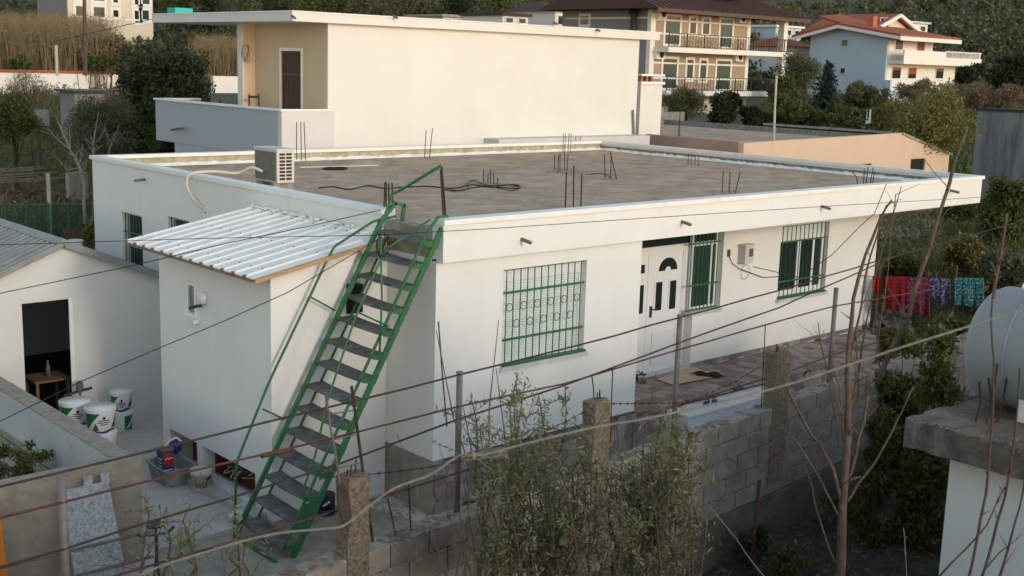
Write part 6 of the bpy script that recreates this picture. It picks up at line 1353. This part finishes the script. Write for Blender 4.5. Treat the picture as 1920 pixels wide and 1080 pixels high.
for (lab, pts, r0, r1) in (('upright grey sapling stem crossing the right end of the house',[(1585,720),(1600,640),(1622,520),(1645,440),(1662,385)],.017,.008),('thin dark stem left of the upright grey sapling',[(1612,760),(1608,690),(1605,620)],.010,.006),('thin forked stem before the right porch end',[(1568,790),(1552,700),(1537,640),(1534,605)],.011,.005),
        ('tall thin twig rising beside the laundry',[(1645,660),(1658,560),(1668,450),(1680,365)],.009,.005)):
    branch_tree('sapling_stem',lab,'stem',[(PX(D,*pts),r0,r1)],M['bark'],'thin saplings by the wall',5,sum(map(ord, lab)) % 99,.25)
D = 6.2
for i, (lab, pts, r0, r1) in enumerate((('left stem of the foreground shoots rising past the tank',[(1812,1100),(1832,1010),(1848,930),(1854,860),(1862,760),(1864,680),(1858,600),(1862,540)],.011,.006),('middle stem of the foreground shoots before the white outbuilding',[(1835,1100),(1860,1020),(1885,930),(1898,850),(1908,760),(1912,690)],.011,.006),('right stem of the foreground shoots at the picture edge',[(1868,1100),(1890,1030),(1912,950),(1922,890)],.010,.006),('slanting twig low among the foreground shoots',[(1760,1082),(1810,1030),(1850,985),(1882,916)],.008,.004),('second slanting twig low at the right edge',[(1842,1075),(1875,1035),(1905,1012)],.006,.003),('stub of a pruned shoot with pale tip before the tank',[(1862,560),(1868,520),(1876,480),(1888,400)],.012,.010))):
    branch_tree('foreground_shoot',lab,'stem',[(PX(D,*pts),r0,r1)],M['darkbark'] if i < 5 else M['bark'],'bare shoots in the right foreground',4,30+i,.12)
branch_tree('pale_twig','pale thin twig crossing the dark garden at bottom','stem',[(PX(8.2,(1440,1090),(1400,1040),(1360,985),(1322,942)),.005,.003)],M['figbark'],None,2,9,.1)
branch_tree('pale_twig','budding upright twig in the dark garden left of the white wall','stem',[(PX(8.4,(1700,1085),(1697,1030),(1694,990)),.005,.004)],M['figbark'],None,1,10,.06)

# foreground olive bushes
def olive(label, stems, D, seed, nl, ls=.052):
    g = np.random.default_rng(seed); root = None; P = []; ms = []
    for (x0, y0, x1, y1, lf) in stems:
        d0 = D+g.uniform(-.35,.25); a, b = UD(x0,y0,d0), UD(x1,y1,d0+g.uniform(-.3,.2)); q = [a.lerp(b,t)+Vector((g.normal()*.03,g.normal()*.03,0))*(0 < t < 1) for t in np.linspace(0,1,6)]
        ms.append((q, lf))
    base = ms[0][0][0]; root = thing('olive_bush', base, label, 'bush', 'olive bushes on the garden side of the wall'); tb = MB()
    for q, lf in ms:
        tb.tube(q, [.009-.0011*i for i in range(6)], 5)
        L_ = sum((b-a).length for a, b in zip(q,q[1:])); n = int(1.5*nl*L_*lf)
        for _ in range(n):
            t = g.uniform(.1,1)**.8*5; i = min(4,int(t)); c = q[i].lerp(q[i+1],t-i); P.append((c.x+g.normal()*.02,c.y+g.normal()*.02,c.z))
        for s_ in range(int(6*L_*lf)+1):
            t = g.uniform(.15,.95)*5; i = min(4,int(t)); c = q[i].lerp(q[i+1],t-i); e = c+Vector((g.normal()*.16,g.normal()*.16,abs(g.normal())*.15)); tb.tube([c,c.lerp(e,.5)+Vector((0,0,.015)),e],[.003,.0025,.0015],4)
            for u_ in np.linspace(.2,1,int(9*lf)+1): w_ = c.lerp(e,u_); P.append((w_.x,w_.y,w_.z)); P.append((w_.x,w_.y,w_.z))
    tb.build('stems', M['bark'], root); V, F = leaf_quads(np.array(P), ls, .24, g, .45); mesh_obj('leaves', V, F, M['L_olive'], root)
g = np.random.default_rng(5); st = []
for i in range(52):
    x = g.uniform(885,1300); st.append((x+g.normal()*35, 1110, x+g.normal()*25, g.uniform(830,1000), g.choice([.5,.9,1.3])))
olive('large olive bush filling the foreground before the block wall', st, 8.6, 1, 105)
st = [(905,1000,882,740,1.0),(940,1000,972,700,1.2),(960,980,985,715,1.1),(1000,980,1012,790,1.0),(1030,980,1010,740,1.0),(1055,960,1060,725,1.1),(920,960,900,800,1.3),(1075,950,1090,800,.9),(985,960,965,745,1.3)]
olive('tall olive sprays reaching above the bush before the house wall', st, 8.9, 2, 80)
st = [(1240+g.normal()*30,1030,1245+g.normal()*40,g.uniform(765,900),1.1) for i in range(16)]
olive('yellowish olive spray before the marble steps', st, 8.7, 3, 95)
st = [(x,1110,x+g.normal()*14,g.uniform(925,1030),.7) for x in g.uniform(235,490,9)]
olive('sparse olive shoots along the bottom left edge', st, 8.2, 4, 60)
dead = thing('dry_shrub', UD(930,1090,8.5), 'tangle of thin dry brown stems inside the olive bush', 'shrub'); tb = MB()
for i in range(70):
    x = g.uniform(840,1330); d = 8.4+g.uniform(-.4,.4); a = UD(x,1110,d); b = UD(x+g.normal()*70,g.uniform(780,1000),d+g.uniform(-.2,.2)); tb.tube([a,a.lerp(b,.5)+Vector((g.normal()*.04,g.normal()*.04,0)),b],[.005,.004,.002],4)
for (x0,y0,x1,y1) in ((930,1090,818,620),(900,1085,935,600),(1060,1085,868,800),(1000,1090,930,690),(1175,1085,1230,700),(950,1085,868,760)):
    a, b = UD(x0,y0,8.5), UD(x1,y1,8.5); tb.tube([a,a.lerp(b,.33)+Vector((.03,0,0)),a.lerp(b,.66)-Vector((.03,0,0)),b],[.008,.007,.005,.003],5)
tag(tb.build('stem_tangle', M['bark'], dead), kind='stuff')
lit = np.random.default_rng(9); C = []
for i in range(2600):
    t = lit.uniform(-1,9); s_ = -abs(lit.normal())*1.6-.1; p = WA+WT*t+WN*s_; C.append((p.x,p.y,1.47+lit.uniform(0,.03)))
V, F = leaf_quads(np.array(C), .07, .4, lit, .0); tag(mesh_obj('leaf_litter', V, F, M['L_brown']), 'dry leaf litter scattered over the garden soil', 'leaf litter', kind='stuff')

# reeds, rough grass, brush and the wooded hillside
def reeds(label, px0, px1, py0, py1, D0, D1, n, seed):
    g = np.random.default_rng(seed); V = []; F = []; k = 0
    for i in range(n):
        D = g.uniform(D0,D1); p = UD(g.uniform(px0,px1), py1, D); z = gh(p.x,p.y); top = UD(0,g.uniform(py0,py0+(py1-py0)*.35),D).z; h = max(.8,top-z); w = .024*D/80; b = Vector((p.x,p.y,z)); ln = Vector((g.normal()*.12,g.normal()*.12,1))*h; e = RH*w
        V += [b-e,b+e,b+ln*.6+e*.8,b+ln*.6-e*.8,b+ln+Vector((g.normal()*.3,g.normal()*.3,0))]; F += [(k,k+1,k+2,k+3),(k+3,k+2,k+4)]; k += 5
        for q in range(4):
            t = g.uniform(.25,.95); c = b+ln*t; d = Vector((g.normal(),g.normal(),1.2*abs(g.normal()))).normalized()*g.uniform(.3,.7)*D/80; s_ = Vector((0,0,.04)); V += [c-s_,c+d*.5+Vector((0,0,.05)),c+d,c+s_]; F += [(k,k+1,k+2,k+3)]; k += 4
    tag(mesh_obj('reed_bed', V, F, M['L_reed']), label, 'reeds', kind='stuff')
reeds('dense bank of dry tan reeds at the top left', -60,200,15,135,82,112,4600,1)
reeds('patch of dry tan reeds behind the evergreen beside the balcony', 370,470,48,145,92,112,1500,2)
def brush(name, label, cat, m, n, seed, box, ls, h=.5, asp=.15):
    g = np.random.default_rng(seed); C = []
    while len(C) < n:
        px, py, D = g.uniform(box[0],box[1]), g.uniform(box[2],box[3]), g.uniform(box[4],box[5]); p = UD(px,py,D); C.append((p.x,p.y,gh(p.x,p.y)+abs(g.normal())*h))
    V, F = leaf_quads(np.array(C), ls, asp, g, .9); tag(mesh_obj(name, V, F, M[m]), label, cat, kind='stuff')
brush('dry_brush','dry reddish-brown brush behind the netting fence at left','brush','L_brown',9000,1,(-40,185,340,360,41,50),.35,.5)
brush('rough_grass','rough green grass on the slope right of the house','grass','L_grass',16000,2,(1640,1960,380,470,27,46),.22,.12,.12)
brush('rough_grass','rough grass and weeds between the shrubs at left','grass','L_green',9000,3,(-40,300,250,300,50,78),.35,.35,.2)
brush('weed_thicket','weedy thicket between the peach building and the villas','weeds','L_green',16000,4,(1430,1960,200,260,48,92),.4,.5,.25)
brush('rough_grass','grassy strip below the wall of the blue villa','grass','L_grass',7000,5,(1430,1700,200,230,60,96),.4,.3,.2)
def hillside():
    g = np.random.default_rng(77); C = []; n = 0
    while n < 4600:
        D = 112+330*g.random()**1.3; La = (g.random()-.5)*1.15*D*.95; p = Vector((CO.x,CO.y,0))+WH*D+RH*La; z = gh(p.x,p.y)
        k = math.sin(p.x*.05+1)*math.sin(p.y*.043)+.5*math.sin(p.x*.13)*math.sin(p.y*.11)
        if k < -.45 and g.random() < .6: continue
        r = g.uniform(.8,2.4); m = int(50+22*r); v = g.normal(size=(m,3)); v /= np.linalg.norm(v,axis=1)[:,None]; v[:,2] = np.abs(v[:,2]); C.append(np.array((p.x,p.y,z))+v*r*g.uniform(.55,1,(m,1))*np.array([1,1,1.15])); n += 1
    V, F = leaf_quads(np.concatenate(C), .62, .6, g); tag(mesh_obj('hillside_wood', V, F, M['L_hill']), 'wooded scrubby hillside rising behind the villas', 'wood', kind='stuff')
    rk = MB()
    for i in range(60): 
        px, py = (g.uniform(1690,1760), g.uniform(8,30)) if i < 40 else (g.uniform(1560,1700), g.uniform(2,25)); D = 260; p = UD(px,py,D); rk.blob((p.x,p.y,gh(p.x,p.y)+1.2), (g.uniform(.6,1.6),g.uniform(.6,1.6),g.uniform(.5,1.2)), seed=i, sub=1)
    tag(rk.build('white_rocks', M['whitewall']), 'scattered pale rocks on the hillside at upper right', 'rocks', kind='stuff')
hillside()
